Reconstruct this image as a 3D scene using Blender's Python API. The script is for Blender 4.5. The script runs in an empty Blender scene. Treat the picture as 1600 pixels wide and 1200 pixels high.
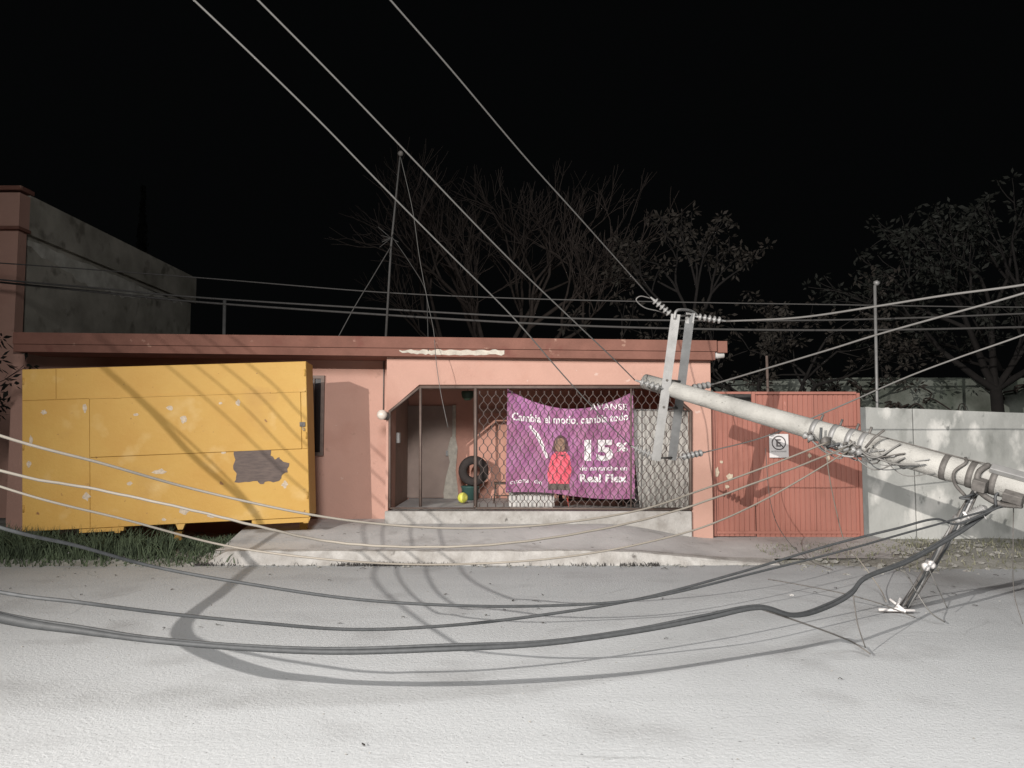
import bpy, bmesh, math, random
import numpy as np
from mathutils import Vector, Matrix
random.seed(7); rng = np.random.default_rng(7)
R = math.radians
S = bpy.context.scene
COL = S.collection

# ------------------------------------------------------------------ camera
CAM_H = 1.6
TILT = math.atan(80/1200)
cd = bpy.data.cameras.new('camera'); cam = bpy.data.objects.new('camera', cd); COL.objects.link(cam)
cd.sensor_width = 36; cd.lens = 27.0; cd.clip_start = .05; cd.clip_end = 800
cam.location = (0, 0, CAM_H); cam.rotation_euler = (R(90)+TILT, 0, 0)
S.camera = cam
# ------------------------------------------------------------------ world, lamps, exposure
w = bpy.data.worlds.new('World'); S.world = w; w.use_nodes = True
w.node_tree.nodes['Background'].inputs[0].default_value = (0.85, 0.95, 1.0, 1)
w.node_tree.nodes['Background'].inputs[1].default_value = 0.0017
LAMP = np.array([-9.21, -6.5, 5.85])
def spot(name, loc, aim, power, size, blend, radius, color):
    l = bpy.data.lights.new(name, 'SPOT'); l.energy = power; l.spot_size = R(size); l.spot_blend = blend
    l.shadow_soft_size = radius; l.color = color
    o = bpy.data.objects.new(name, l); COL.objects.link(o); o.location = loc
    o.rotation_euler = (Vector(aim)-Vector(loc)).to_track_quat('-Z', 'Y').to_euler()
    return o
spot('street_light_source', tuple(LAMP), (7.0, 9.2, -.8), 17800, 78, 1.0, .030, (1.0, .93, .865))
spot('soft_fill_light', (-.4, -4.5, 6.8), (5.0, 10.6, .9), 7700, 122, 1.0, 1.4, (1.0, .97, .95))  # unseen wide fill lamp, added to lift and soften the shadows
S.view_settings.view_transform = 'Standard'; S.view_settings.look = 'None'
S.view_settings.exposure = 0; S.view_settings.gamma = 1; S.view_settings.use_curve_mapping = False
S.render.engine = 'CYCLES'
S.cycles.max_bounces = 5

# ------------------------------------------------------------------ placing helpers: pixel of the photograph -> point in the place
_F = np.array([0, math.cos(TILT), math.sin(TILT)]); _U = np.array([0, -math.sin(TILT), math.cos(TILT)]); _X = np.array([1., 0, 0])
_C = np.array([0, 0, CAM_H])
def ray(px, py): return _X*(px-800)/1200+_F+_U*(600-py)/1200
def pd(px, py, D): d = ray(px, py); return _C+d*D/d[1]
def pg(px, py, z=0.): d = ray(px, py); return _C+d*(z-CAM_H)/d[2]

# ------------------------------------------------------------------ materials
def mat(name, color, rough=.85, noise=0., nscale=3., bump=0., bscale=40., metal=0., color2=None, spots=None, spec=.3, stretch=None, alpha=None):
    m = bpy.data.materials.new(name); m.use_nodes = True
    nt = m.node_tree; N = nt.nodes; K = nt.links; b = N['Principled BSDF']
    b.inputs['Roughness'].default_value = rough; b.inputs['Metallic'].default_value = metal
    b.inputs['Specular IOR Level'].default_value = spec
    b.inputs['Base Color'].default_value = (*color, 1)
    g = N.new('ShaderNodeNewGeometry'); src = g.outputs['Position']
    if stretch:
        mp = N.new('ShaderNodeMapping'); mp.inputs['Scale'].default_value = stretch; K.new(src, mp.inputs[0]); src = mp.outputs[0]
    last = None
    if noise > 0 or color2:
        n = N.new('ShaderNodeTexNoise'); n.inputs['Scale'].default_value = nscale; n.inputs['Detail'].default_value = 7; n.inputs['Roughness'].default_value = .62
        K.new(src, n.inputs['Vector'])
        r = N.new('ShaderNodeValToRGB'); r.color_ramp.elements[0].position = .33; r.color_ramp.elements[1].position = .68
        c2 = color2 or tuple(c*(1-noise) for c in color)
        r.color_ramp.elements[0].color = (*c2, 1); r.color_ramp.elements[1].color = (*color, 1)
        K.new(n.outputs['Fac'], r.inputs[0]); last = r.outputs[0]
    if spots:   # (color, scale, threshold, softness)
        for sc, ss, th, so in spots:
            n = N.new('ShaderNodeTexNoise'); n.inputs['Scale'].default_value = ss; n.inputs['Detail'].default_value = 5
            K.new(src, n.inputs['Vector'])
            mr = N.new('ShaderNodeMapRange'); mr.inputs[1].default_value = th; mr.inputs[2].default_value = th+so; K.new(n.outputs['Fac'], mr.inputs[0])
            mx = N.new('ShaderNodeMix'); mx.data_type = 'RGBA'; K.new(mr.outputs[0], mx.inputs[0])
            if last: K.new(last, mx.inputs[6])
            else: mx.inputs[6].default_value = (*color, 1)
            mx.inputs[7].default_value = (*sc, 1); last = mx.outputs[2]
    if last: K.new(last, b.inputs['Base Color'])
    if bump > 0:
        n = N.new('ShaderNodeTexNoise'); n.inputs['Scale'].default_value = bscale; n.inputs['Detail'].default_value = 6; n.inputs['Roughness'].default_value = .7
        K.new(src, n.inputs['Vector'])
        bp = N.new('ShaderNodeBump'); bp.inputs['Strength'].default_value = bump; bp.inputs['Distance'].default_value = .02
        K.new(n.outputs['Fac'], bp.inputs['Height']); K.new(bp.outputs[0], b.inputs['Normal'])
    return m
M = {}
M['road'] = mat('dusty_asphalt', (.49, .51, .52), .95, .12, .55, .42, 34, spots=[((.36, .37, .375), 1.3, .54, .2), ((.22, .225, .23), 38, .66, .05), ((.54, .55, .555), 55, .62, .08)], spec=.1)
def road_detail(m):
    nt = m.node_tree; N = nt.nodes; K = nt.links; b = N['Principled BSDF']; g = N.new('ShaderNodeNewGeometry')
    base = b.inputs['Base Color'].links[0].from_socket
    nz_ = N.new('ShaderNodeTexNoise'); nz_.inputs['Scale'].default_value = 1.6; nz_.inputs['Detail'].default_value = 6; K.new(g.outputs['Position'], nz_.inputs['Vector'])
    mx0 = N.new('ShaderNodeMix'); mx0.data_type = 'VECTOR'; mx0.inputs[0].default_value = .22; K.new(g.outputs['Position'], mx0.inputs[4]); K.new(nz_.outputs['Color'], mx0.inputs[5])
    v = N.new('ShaderNodeTexVoronoi'); v.feature = 'DISTANCE_TO_EDGE'; v.inputs['Scale'].default_value = .55; K.new(mx0.outputs[1], v.inputs['Vector'])
    mr = N.new('ShaderNodeMapRange'); mr.inputs[1].default_value = .0; mr.inputs[2].default_value = .006; mr.inputs[3].default_value = .55; mr.inputs[4].default_value = 0; K.new(v.outputs['Distance'], mr.inputs[0])
    msk = N.new('ShaderNodeTexNoise'); msk.inputs['Scale'].default_value = .35; K.new(g.outputs['Position'], msk.inputs['Vector'])
    mm = N.new('ShaderNodeMapRange'); mm.inputs[1].default_value = .56; mm.inputs[2].default_value = .66; K.new(msk.outputs['Fac'], mm.inputs[0])
    ml = N.new('ShaderNodeMath'); ml.operation = 'MULTIPLY'; K.new(mr.outputs[0], ml.inputs[0]); K.new(mm.outputs[0], ml.inputs[1])
    mx = N.new('ShaderNodeMix'); mx.data_type = 'RGBA'; K.new(ml.outputs[0], mx.inputs[0]); K.new(base, mx.inputs[6]); mx.inputs[7].default_value = (.16, .16, .16, 1)
    # tyre-worn streaks running along the street
    mp = N.new('ShaderNodeMapping'); mp.inputs['Scale'].default_value = (.12, 1.6, 1); K.new(g.outputs['Position'], mp.inputs[0])
    st = N.new('ShaderNodeTexNoise'); st.inputs['Scale'].default_value = 1.4; st.inputs['Detail'].default_value = 5; K.new(mp.outputs[0], st.inputs['Vector'])
    sr = N.new('ShaderNodeMapRange'); sr.inputs[1].default_value = .52; sr.inputs[2].default_value = .72; sr.inputs[4].default_value = .22; K.new(st.outputs['Fac'], sr.inputs[0])
    m2 = N.new('ShaderNodeMix'); m2.data_type = 'RGBA'; K.new(sr.outputs[0], m2.inputs[0]); K.new(mx.outputs[2], m2.inputs[6]); m2.inputs[7].default_value = (.30, .31, .315, 1)
    K.new(m2.outputs[2], b.inputs['Base Color'])
road_detail(M['road'])
M['dirt'] = mat('dirt', (.42, .415, .385), .97, .4, 2.2, .9, 14, color2=(.24, .235, .205), spots=[((.38, .37, .34), 9, .60, .08)], spec=.1)
M['walk'] = mat('worn_concrete', (.58, .575, .565), .93, .2, 1.6, .3, 22, spots=[((.38, .37, .36), 2.4, .56, .14), ((.15, .14, .13), 14, .68, .05)], spec=.15)
M['kerb'] = mat('chalky_kerb', (.47, .46, .44), .93, .35, 5, .7, 18, color2=(.30, .285, .265), spots=[((.16, .15, .14), 7, .66, .08)], spec=.15)
M['pink'] = mat('pink_plaster', (.535, .325, .262), .9, .10, 1.3, .25, 28, spots=[((.46, .265, .21), 1.4, .56, .16), ((.40, .24, .19), 5.5, .66, .1), ((.58, .42, .36), 9, .71, .04)], spec=.2)
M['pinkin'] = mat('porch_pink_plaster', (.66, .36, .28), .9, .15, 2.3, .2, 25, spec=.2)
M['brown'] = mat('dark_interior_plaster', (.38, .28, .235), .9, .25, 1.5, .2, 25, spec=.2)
M['fascia'] = mat('red_brown_paint', (.235, .112, .085), .85, .3, 2.2, .35, 20, spots=[((.36, .22, .17), 6, .68, .06), ((.17, .07, .055), 3.2, .62, .1)], spec=.25)
M['peel'] = mat('exposed_white_plaster', (.62, .58, .50), .95, .3, 12, .5, 30)
M['yellow'] = mat('yellow_paint', (.54, .335, .085), .6, .2, 1.2, .7, 1.9, color2=(.50, .285, .065), spots=[((.58, .385, .14), 2.3, .58, .14), ((.40, .23, .07), 1.1, .60, .2), ((.26, .13, .05), 11, .70, .04)], spec=.35)
M['yellowdark'] = mat('kiosk_shell_in_seams', (.28, .15, .03), .8)
M['patch'] = mat('grey_overpaint', (.16, .125, .11), .8, .35, 7, .1, 20, color2=(.10, .08, .075), stretch=(1, 1, 5))
M['tape'] = mat('white_paint_scuff', (.62, .52, .40), .8, .35, 30)
M['grey_plaster'] = mat('bare_cement_render', (.50, .48, .42), .95, .4, .9, .35, 14, color2=(.27, .26, .22), spots=[((.20, .19, .16), 2.1, .58, .12)], spec=.1)
M['whitewash'] = mat('whitewash', (.72, .72, .66), .95, .4, 2.5, .2, 20, color2=(.42, .41, .36))
M['wall'] = mat('cement_wall', (.50, .51, .49), .95, .25, 1.1, .4, 12, color2=(.34, .35, .335), spots=[((.25, .26, .245), 1.9, .54, .14), ((.68, .68, .65), 2.3, .57, .10), ((.20, .21, .20), 6.5, .64, .08)], spec=.1, stretch=(1, 1, .6))
M['backwall'] = mat('mossy_cement_wall', (.28, .30, .27), .95, .5, 1.4, .3, 12, color2=(.12, .14, .115), spec=.1)
M['gate'] = mat('red_oxide_metal', (.38, .165, .128), .7, .18, 1.8, .15, 14, spots=[((.29, .125, .095), 3.1, .60, .1), ((.62, .33, .28), 5, .72, .05)], spec=.3, stretch=(1, 1, .35))
M['gatedark'] = mat('dark_red_steel', (.24, .075, .055), .7, .2, 5)
M['frame'] = mat('grille_frame_paint', (.19, .145, .125), .6, .3, 9, metal=.2)
M['mesh'] = mat('expanded_metal', (.15, .12, .11), .6, .3, 9, metal=.2)
M['concrete_pole'] = mat('pole_concrete', (.42, .415, .39), .92, .3, 3.2, .6, 60, spots=[((.22, .215, .20), 5, .60, .12), ((.16, .155, .145), 34, .66, .05), ((.42, .41, .39), 12, .66, .05)], spec=.15)
M['galv'] = mat('galvanised_steel', (.31, .31, .305), .55, .25, 8, .1, 60, metal=.35)
M['rust'] = mat('dull_iron', (.17, .16, .15), .7, .4, 20, .2, 60, metal=.3)
M['porcelain'] = mat('insulator_grey', (.24, .24, .235), .35, .2, 30, spec=.5)
M['wire'] = mat('aluminium_wire', (.18, .176, .168), .6, .12, 10, metal=.2)
M['black'] = mat('black_cable_jacket', (.066, .070, .073), .6, .3, 20, spec=.4)
M['drop'] = mat('pale_cable_jacket', (.26, .235, .20), .6, .12, 8)
M['farwire'] = mat('weathered_wire', (.085, .083, .08), .7, .2, 20)
M['bark'] = mat('grey_brown_bark', (.06, .048, .042), .95, .4, 9, .4, 30)
M['leaf'] = mat('dry_leaf', (.034, .028, .024), .8, .5, 4, color2=(.020, .019, .015))
M['leafg'] = mat('dull_green_leaf', (.014, .016, .013), .8, .5, 4, color2=(.007, .008, .006))
M['bark2'] = mat('dark_bark', (.018, .016, .015), .95, .4, 9, .4, 30)
M['grass'] = mat('grass_blades', (.095, .125, .07), .85, .5, 5, color2=(.045, .06, .038))
M['weed'] = mat('dry_weed_blades', (.27, .26, .20), .9, .5, 6, color2=(.10, .11, .06))
M['stone'] = mat('pale_rubble', (.36, .355, .33), .95, .4, 6, .4, 40)
M['purple'] = mat('purple_vinyl', (.36, .14, .26), .55, .1, 3, color2=(.30, .12, .24), spots=[((.40, .15, .36), 1.1, .55, .2)], spec=.35)
M['print_white'] = mat('white_print', (.80, .76, .78), .55)
M['print_pink'] = mat('coral_print', (.78, .12, .17), .55)
M['print_skin'] = mat('skin_print', (.42, .27, .20), .55, .5, 30)
M['print_dark'] = mat('dark_print', (.10, .05, .06), .55)
M['white'] = mat('white_plastic', (.60, .59, .57), .6, .2, 3, color2=(.45, .44, .42))
M['whitesheet'] = mat('white_sheet', (.52, .51, .48), .7, .2, 3, .1, 20)
M['rubber'] = mat('tyre_rubber', (.045, .038, .036), .8, .3, 10)
M['teal'] = mat('teal_plastic', (.045, .10, .09), .5)
M['ball'] = mat('yellow_ball', (.62, .66, .03), .45, .3, 25, color2=(.85, .80, .25))
M['darkwood'] = mat('dark_wood', (.10, .075, .06), .7, .3, 14)
M['sign'] = mat('sign_white', (.72, .70, .69), .6, .12, 9)
M['signink'] = mat('sign_ink', (.12, .11, .11), .6)
M['glassdark'] = mat('dark_glass', (.02, .02, .022), .15, spec=.5)
M['globe'] = mat('frosted_globe', (.80, .72, .64), .35, .2, 30, spec=.5)
M['darkstuff'] = mat('dark_clutter', (.07, .065, .062), .8, .5, 12)
M['red'] = mat('faded_red_plastic', (.55, .09, .07), .6)
M['doorm'] = mat('brown_door_paint', (.40, .31, .265), .7, .3, 2, .1, 20, color2=(.31, .24, .21))
M['green'] = mat('dark_green_enamel', (.035, .055, .035), .5)

# ------------------------------------------------------------------ object helpers
def link(name, me, m, parent=None):
    o = bpy.data.objects.new(name, me); COL.objects.link(o)
    if m is not None and not me.materials:
        me.materials.append(M[m] if isinstance(m, str) else m)
    if parent is not None: o.parent = parent
    return o
def tag(o, label=None, cat=None, group=None, kind=None):
    if label: o['label'] = label
    if cat: o['category'] = cat
    if group: o['group'] = group
    if kind: o['kind'] = kind
    return o
def empty(name, loc=(0, 0, 0), rot=(0, 0, 0)):
    o = bpy.data.objects.new(name, None); COL.objects.link(o); o.location = loc; o.rotation_euler = rot; o.empty_display_size = .1
    return o
class MB:
    def __init__(s): s.v = []; s.f = []; s.sm = []
    def add(s, vs, fs, smooth=False):
        b = len(s.v); s.v += [tuple(map(float, v)) for v in vs]; s.f += [tuple(i+b for i in f) for f in fs]; s.sm += [smooth]*len(fs); return s
    def box(s, x0, x1, y0, y1, z0, z1):
        vs = [(x0, y0, z0), (x1, y0, z0), (x1, y1, z0), (x0, y1, z0), (x0, y0, z1), (x1, y0, z1), (x1, y1, z1), (x0, y1, z1)]
        return s.add(vs, [(0, 3, 2, 1), (4, 5, 6, 7), (0, 1, 5, 4), (1, 2, 6, 5), (2, 3, 7, 6), (3, 0, 4, 7)])
    def prism(s, poly, y0, y1):           # poly: list of (x, z) counter-clockwise seen from -y
        n = len(poly); vs = [(x, y0, z) for x, z in poly]+[(x, y1, z) for x, z in poly]
        fs = [tuple(range(n)), tuple(range(2*n-1, n-1, -1))]+[(i, i+n, (i+1) % n+n, (i+1) % n) for i in range(n)]
        return s.add(vs, fs)
    def tube(s, pts, r, n=6, cap=True):
        P = [np.array(p, float) for p in pts]; m = len(P)
        rr = [r]*m if not hasattr(r, '__len__') else list(r)
        T = []
        for i in range(m):
            t = P[min(i+1, m-1)]-P[max(i-1, 0)]; T.append(t/(np.linalg.norm(t)+1e-9))
        a = np.array([0, 0, 1.]) if abs(T[0][2]) < .9 else np.array([1., 0, 0])
        u = np.cross(T[0], a); u /= np.linalg.norm(u)
        vs = []
        for i in range(m):
            u = u-T[i]*(u@T[i]); u /= (np.linalg.norm(u)+1e-9); v = np.cross(T[i], u)
            for k in range(n):
                an = 2*math.pi*k/n; vs.append(P[i]+rr[i]*(math.cos(an)*u+math.sin(an)*v))
        fs = [(i*n+k, i*n+(k+1) % n, (i+1)*n+(k+1) % n, (i+1)*n+k) for i in range(m-1) for k in range(n)]
        if cap: fs += [tuple(range(n-1, -1, -1)), tuple(range((m-1)*n, m*n))]
        return s.add(vs, fs, True)
    def lathe(s, prof, org=(0, 0, 0), axis=(0, 0, 1), n=14):  # prof: (r, h)
        ax = np.array(axis, float); ax /= np.linalg.norm(ax); a = np.array([0, 0, 1.]) if abs(ax[2]) < .9 else np.array([1., 0, 0])
        u = np.cross(ax, a); u /= np.linalg.norm(u); v = np.cross(ax, u); o = np.array(org, float)
        vs = [o+ax*h+r*(math.cos(2*math.pi*k/n)*u+math.sin(2*math.pi*k/n)*v) for r, h in prof for k in range(n)]
        m = len(prof); fs = [(i*n+k, i*n+(k+1) % n, (i+1)*n+(k+1) % n, (i+1)*n+k) for i in range(m-1) for k in range(n)]
        fs += [tuple(range(n-1, -1, -1)), tuple(range((m-1)*n, m*n))]
        return s.add(vs, fs, True)
    def build(s, name, m, parent=None, recalc=True):
        me = bpy.data.meshes.new(name); me.from_pydata(s.v, [], s.f)
        me.polygons.foreach_set('use_smooth', s.sm)
        if recalc:
            bm = bmesh.new(); bm.from_mesh(me); bmesh.ops.recalc_face_normals(bm, faces=bm.faces); bm.to_mesh(me); bm.free()
        me.update()
        return link(name, me, m, parent)
def bevel(o, wdt=.01, seg=2):
    md = o.modifiers.new('bevel', 'BEVEL'); md.width = wdt; md.segments = seg; md.limit_method = 'ANGLE'; return o
def spline(pts, per=8):
    P = [np.array(p, float) for p in pts]; P = [2*P[0]-P[1]]+P+[2*P[-1]-P[-2]]; out = []
    for i in range(1, len(P)-2):
        a, b, c, d = P[i-1:i+3]
        # centripetal Catmull-Rom
        t0 = 0; t1 = t0+np.linalg.norm(b-a)**.5; t2 = t1+np.linalg.norm(c-b)**.5; t3 = t2+np.linalg.norm(d-c)**.5
        for k in range(per):
            t = t1+(t2-t1)*k/per
            A1 = (t1-t)/(t1-t0)*a+(t-t0)/(t1-t0)*b; A2 = (t2-t)/(t2-t1)*b+(t-t1)/(t2-t1)*c; A3 = (t3-t)/(t3-t2)*c+(t-t2)/(t3-t2)*d
            B1 = (t2-t)/(t2-t0)*A1+(t-t0)/(t2-t0)*A2; B2 = (t3-t)/(t3-t1)*A2+(t-t1)/(t3-t1)*A3
            out.append((t2-t)/(t2-t1)*B1+(t-t1)/(t2-t1)*B2)
    out.append(P[-2]); return out
def px3(lst): return [pd(*p) for p in lst]

# ================================================================== THE SETTING
def grid(name, x0, x1, y0, y1, nx, ny, zf, m, **kw):
    xs = np.linspace(x0, x1, nx+1); ys = np.linspace(y0, y1, ny+1)
    vs = [(x, y, zf(x, y)) for y in ys for x in xs]
    fs = [(j*(nx+1)+i, j*(nx+1)+i+1, (j+1)*(nx+1)+i+1, (j+1)*(nx+1)+i) for j in range(ny) for i in range(nx)]
    o = MB().add(vs, fs, True).build(name, m, recalc=False); tag(o, kind='structure', **kw); return o
_ph = rng.random((12, 3))*6.28
def nz(x, y, f=1.):
    s = 0
    for k in range(12):
        fr = f*(1+k*.55); an = k*2.4
        s += math.sin(fr*(x*math.cos(an)+y*math.sin(an))+_ph[k, 0])/(1+k*.5)
    return s/4
grid('ground', -150, 150, -60, 300, 10, 10, lambda x, y: -.06, 'dirt')
grid('road', -60, 60, -16, 9.62, 160, 70, lambda x, y: .0 + .006*nz(x, y, .9), 'road')
def sm(t): t = max(0, min(1, t)); return t*t*(3-2*t)
def walk_z(x, y):
    s = sm((y-9.85)/1.3)
    r = sm((x-1.3)/1.7)
    return (.15+.17*s)*(1-r)+(.05+.055*s)*r+.006*nz(x, y, 2.5)
grid('sidewalk', -3.75, 5.4, 9.80, 14.2, 110, 50, walk_z, 'walk')
# chipped kerb
kb = []; fs = []
xs = np.linspace(-3.75, 3.3, 190)
for i, x in enumerate(xs):
    f = 1-sm((x-1.0)/2.4); h = .15*f+.022; h *= sm((x+3.85)/.35)*.95+.05
    h += .012*nz(x*3, 0, 2.3)*f; y0 = 9.60+.018*nz(x*2.7, 3, 2.1)
    kb += [(x, y0-.035+.02*nz(x*5, 1, 3), -.02), (x, y0+.008*nz(x*6, 4, 3), h*.55), (x, y0+.03+.012*nz(x*6, 2, 3), h*.97), (x, y0+.10, h+.006), (x, y0+.25, walk_z(x, 9.86)+.006), (x, y0+.28, -.05)]
for i in range(len(xs)-1):
    for k in range(5): fs.append((i*6+k, (i+1)*6+k, (i+1)*6+k+1, i*6+k+1))
tag(MB().add(kb, fs, False).build('kerb', 'kerb'), kind='structure')
def lz(x, y): return -.03+sm((y-9.3)/.9)*(.17+.06*nz(x, y, 1.3))
grid('left_verge', -30, -3.7, 9.2, 14.5, 120, 30, lz, 'dirt')
def rz(x, y): return -.03+sm((y-(9.3-.25*sm((x-3)/2)))/.8)*(.085+.035*nz(x, y, 1.7))
grid('right_verge', 3.25, 30, 8.7, 14.5, 140, 36, lambda x, y: rz(x, y)*sm((x-3.2)/.5)+(1-sm((x-3.2)/.5))*-.03, 'dirt')

def blades(name, n, area, zf, hgt, m, label=None, wd=.012, dens=None):
    vs = []; f = []
    for i in range(n):
        for _ in range(20):
            x = random.uniform(area[0], area[1]); y = random.uniform(area[2], area[3])
            if dens is None or random.random() < dens(x, y): break
        h = hgt*random.uniform(.35, 1.15); a = random.uniform(0, 6.28); ln = random.uniform(.1, .9)*h; b = random.uniform(0, 6.28)
        z = zf(x, y)-.01; dx, dy = math.cos(a)*wd, math.sin(a)*wd; lx, ly = math.cos(b)*ln, math.sin(b)*ln; k = len(vs)
        vs += [(x-dx, y-dy, z), (x+dx, y+dy, z), (x+lx*.4+dx*.7, y+ly*.4+dy*.7, z+h*.6), (x+lx*.4-dx*.7, y+ly*.4-dy*.7, z+h*.6), (x+lx, y+ly, z+h)]
        f += [(k, k+1, k+2, k+3), (k+3, k+2, k+4)]
    o = MB().add(vs, f).build(name, m, recalc=False); tag(o, label=label, kind='stuff'); return o
tag(blades('grass', 9500, (-8.5, -3.35, 9.45, 10.9), lambda x, y: lz(x, y) if x < -3.7 else .05, .11, 'grass', 'unmown grass growing under and in front of the yellow kiosk', .010,
       dens=lambda x, y: min(1, max(.05, (y-9.4)/.5))*(.55+.45*nz(x, y, 2.2))*(1 if x < -3.9 else .5)), cat='grass')
tag(blades('tall_grass', 3800, (-7.6, -4.3, 9.72, 9.98), lz, .34, 'grass', 'taller grass tufts grown up against the low end of the kiosk', .009,
       dens=lambda x, y: (1 if x < -5.9 else .25)*max(.15, .6+.5*nz(x, y, 3.0))), cat='grass')
tag(blades('weeds', 2600, (3.3, 11, 9.1, 11.4), rz, .085, 'weed', 'dry weeds along the foot of the cement wall', .008,
       dens=lambda x, y: (.45+.6*nz(x, y, 2.0))*(.35+.65*sm((y-9.6)/1.2))), cat='weeds')
tag(blades('kerb_weeds', 1500, (-3.9, 1.8, 9.50, 9.62), lambda x, y: 0, .06, 'darkstuff', 'thin strip of dead weeds and dirt along the kerb foot', .006,
       dens=lambda x, y: max(0., nz(x, 1, 2.0))), cat='weeds')
def stones(name, n, area, zf, smin, smax, label, m='stone', yb=None):
    mb = MB()
    for i in range(n):
        x = random.uniform(*area[:2]); y = random.uniform(*area[2:]); s = smin+(smax-smin)*random.random()**3
        c = np.array([x, y, zf(x, y)+s*.25]); vs = []
        for d in ((1, 0, 0), (-1, 0, 0), (0, 1, 0), (0, -1, 0), (0, 0, .8), (0, 0, -.6), (.7, .7, .3), (-.7, .6, .4), (.6, -.7, .35), (-.6, -.7, .3)):
            vs.append(c+np.array(d)*s*random.uniform(.6, 1.2))
        mb.add(vs, [(0, 6, 4), (6, 2, 4), (2, 7, 4), (7, 1, 4), (1, 9, 4), (9, 3, 4), (3, 8, 4), (8, 0, 4), (0, 2, 6), (1, 7, 2), (1, 3, 9), (3, 0, 8)])
    o = mb.build(name, m, recalc=False); tag(o, label=label, cat='stones', kind='stuff'); return o
stones('rubble', 900, (3.4, 10, 8.95, 11.2), rz, .010, .055, 'broken pale rubble scattered on the verge below the cement wall')
stones('kerb_gravel', 260, (-3.7, 3.3, 9.38, 9.60), lambda x, y: 0, .006, .028, 'small stones lying in the gutter along the kerb')
stones('road_gravel', 900, (-7, 7, 2.0, 9.4), lambda x, y: -.002, .003, .010, 'loose grit scattered over the dusty street')

random.seed(61)
mbd = MB()
for i in range(120):
    x = random.uniform(-8, 8); y = 9.4-abs(random.gauss(0, 1.6)) if i % 3 else random.uniform(3, 9.3); a = random.uniform(0, 6.28); L = random.uniform(.012, .045); c = np.array([x, y, .012])
    if i % 2: mbd.tube([c, c+np.array([math.cos(a)*L, math.sin(a)*L, .008]), c+np.array([math.cos(a+.5)*L*1.8, math.sin(a+.5)*L*1.8, .004])], .0025, 4)
    else:
        d = np.array([math.cos(a), math.sin(a), .15])*L*.6; e = np.array([-math.sin(a), math.cos(a), random.uniform(-.3, .5)])*L*.3
        mbd.add([c-d, c+e, c+d, c-e], [(0, 1, 2, 3)])
tag(mbd.build('twigs_and_leaves', 'leaf', recalc=False), 'small twigs and dead leaves strewn over the street', 'litter', kind='stuff')
# ================================================================== THE PINK HOUSE
FY = 11.3           # facade plane
RY = 11.90           # recessed plane
GZ = .5             # porch floor level
house = empty('pink_house', (0, FY, 0)); 
tag(house, 'low pink house with red-brown roof band and a wide screened porch', 'house')
def hp(mb, name, m, parent=house):
    o = mb.build(name, m); o.parent = parent
    o.matrix_parent_inverse = Matrix.Translation(-Vector(parent.location)) if parent.parent is None else Matrix.Identity(4)
    return o
def child(o, p):     # keep world placement
    o.parent = p; bpy.context.view_layer.update(); o.matrix_parent_inverse = p.matrix_world.inverted(); return o
def fx(px, D=FY): return (px-800)/1200*D*1.0
def X(px, py, D): return float(pd(px, py, D)[0])
def Z(py, D, px=800): return float(pd(px, py, D)[2])
xl, xr = X(603, 700, FY), X(1112, 700, FY)
ol, orr = X(607, 700, FY), X(1080, 700, FY)
zt = Z(601, FY); zc = Z(642, FY)
ocl, ocr = X(655, 601, FY), X(1036, 601, FY)
TOPW = 2.86
hp(MB().prism([(xl, .0), (ol, .0), (ol, zc), (ocl, zt), (ocr, zt), (orr, zc), (orr, .0), (xr, .0), (xr, TOPW), (xl, TOPW)], FY, FY+.16), 'front_wall', 'pink')
lx = X(14, 700, RY)
hp(MB().box(lx, xl+.03, RY, RY+.15, .0, TOPW), 'recessed_wall', 'pink')
hp(MB().box(xl+.003, xl+.033, FY+.16, RY-.002, .0, TOPW), 'return_wall', 'pink')
BY = 13.7
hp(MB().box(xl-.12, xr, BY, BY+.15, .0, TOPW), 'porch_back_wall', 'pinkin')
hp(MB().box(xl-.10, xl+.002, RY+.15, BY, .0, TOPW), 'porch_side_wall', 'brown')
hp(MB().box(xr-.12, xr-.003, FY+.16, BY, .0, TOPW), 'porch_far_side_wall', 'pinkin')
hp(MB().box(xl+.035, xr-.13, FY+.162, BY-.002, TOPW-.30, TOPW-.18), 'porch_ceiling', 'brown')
hp(MB().box(xl+.036, xr-.122, FY+.17, BY-.004, .05, GZ-.012), 'porch_floor', 'walk')
st = hp(MB().box(X(601, 800, FY-.05), X(1081, 800, FY-.05), FY-.06, FY+.30, .1, GZ), 'porch_step', 'kerb'); bevel(st, .015)
hp(MB().box(xl-6.5, xl-.13, 17.6, 17.75, 0, TOPW), 'rear_wall', 'pink')
# roof slab, slightly out of level, with its two-step fascia
def slab(y0, y1, xa, xb, za0, za1, zb0, zb1):
    return MB().add([(xa, y0, za0), (xb, y0, zb0), (xb, y1, zb0), (xa, y1, za0), (xa, y0, za1), (xb, y0, zb1), (xb, y1, zb1), (xa, y1, za1)],
                    [(0, 3, 2, 1), (4, 5, 6, 7), (0, 1, 5, 4), (1, 2, 6, 5), (2, 3, 7, 6), (3, 0, 4, 7)])
RD = 11.10
ra, rb = X(20, 530, RD), X(1120, 540, RD)
roof = hp(slab(RD+.045, 17.6, ra, rb-.02, Z(549, RD), Z(521, RD), Z(562, RD)+.0, Z(534, RD)), 'roof', 'fascia')
hp(slab(RD, RD+.043, ra, rb, Z(537, RD), Z(519, RD), Z(549, RD), Z(532, RD)), 'fascia_upper_band', 'fascia')
hp(slab(RD+.022, RD+.043, ra, rb-.02, Z(549, RD), Z(537.5, RD), Z(562, RD), Z(549.6, RD)), 'fascia_lower_band', 'fascia')
hp(MB().box(X(1121.5, 540, RD), X(1136, 540, RD), RD-.01, RD+.5, Z(551, RD), Z(533, RD)), 'roof_end_cap', 'fascia')
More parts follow.
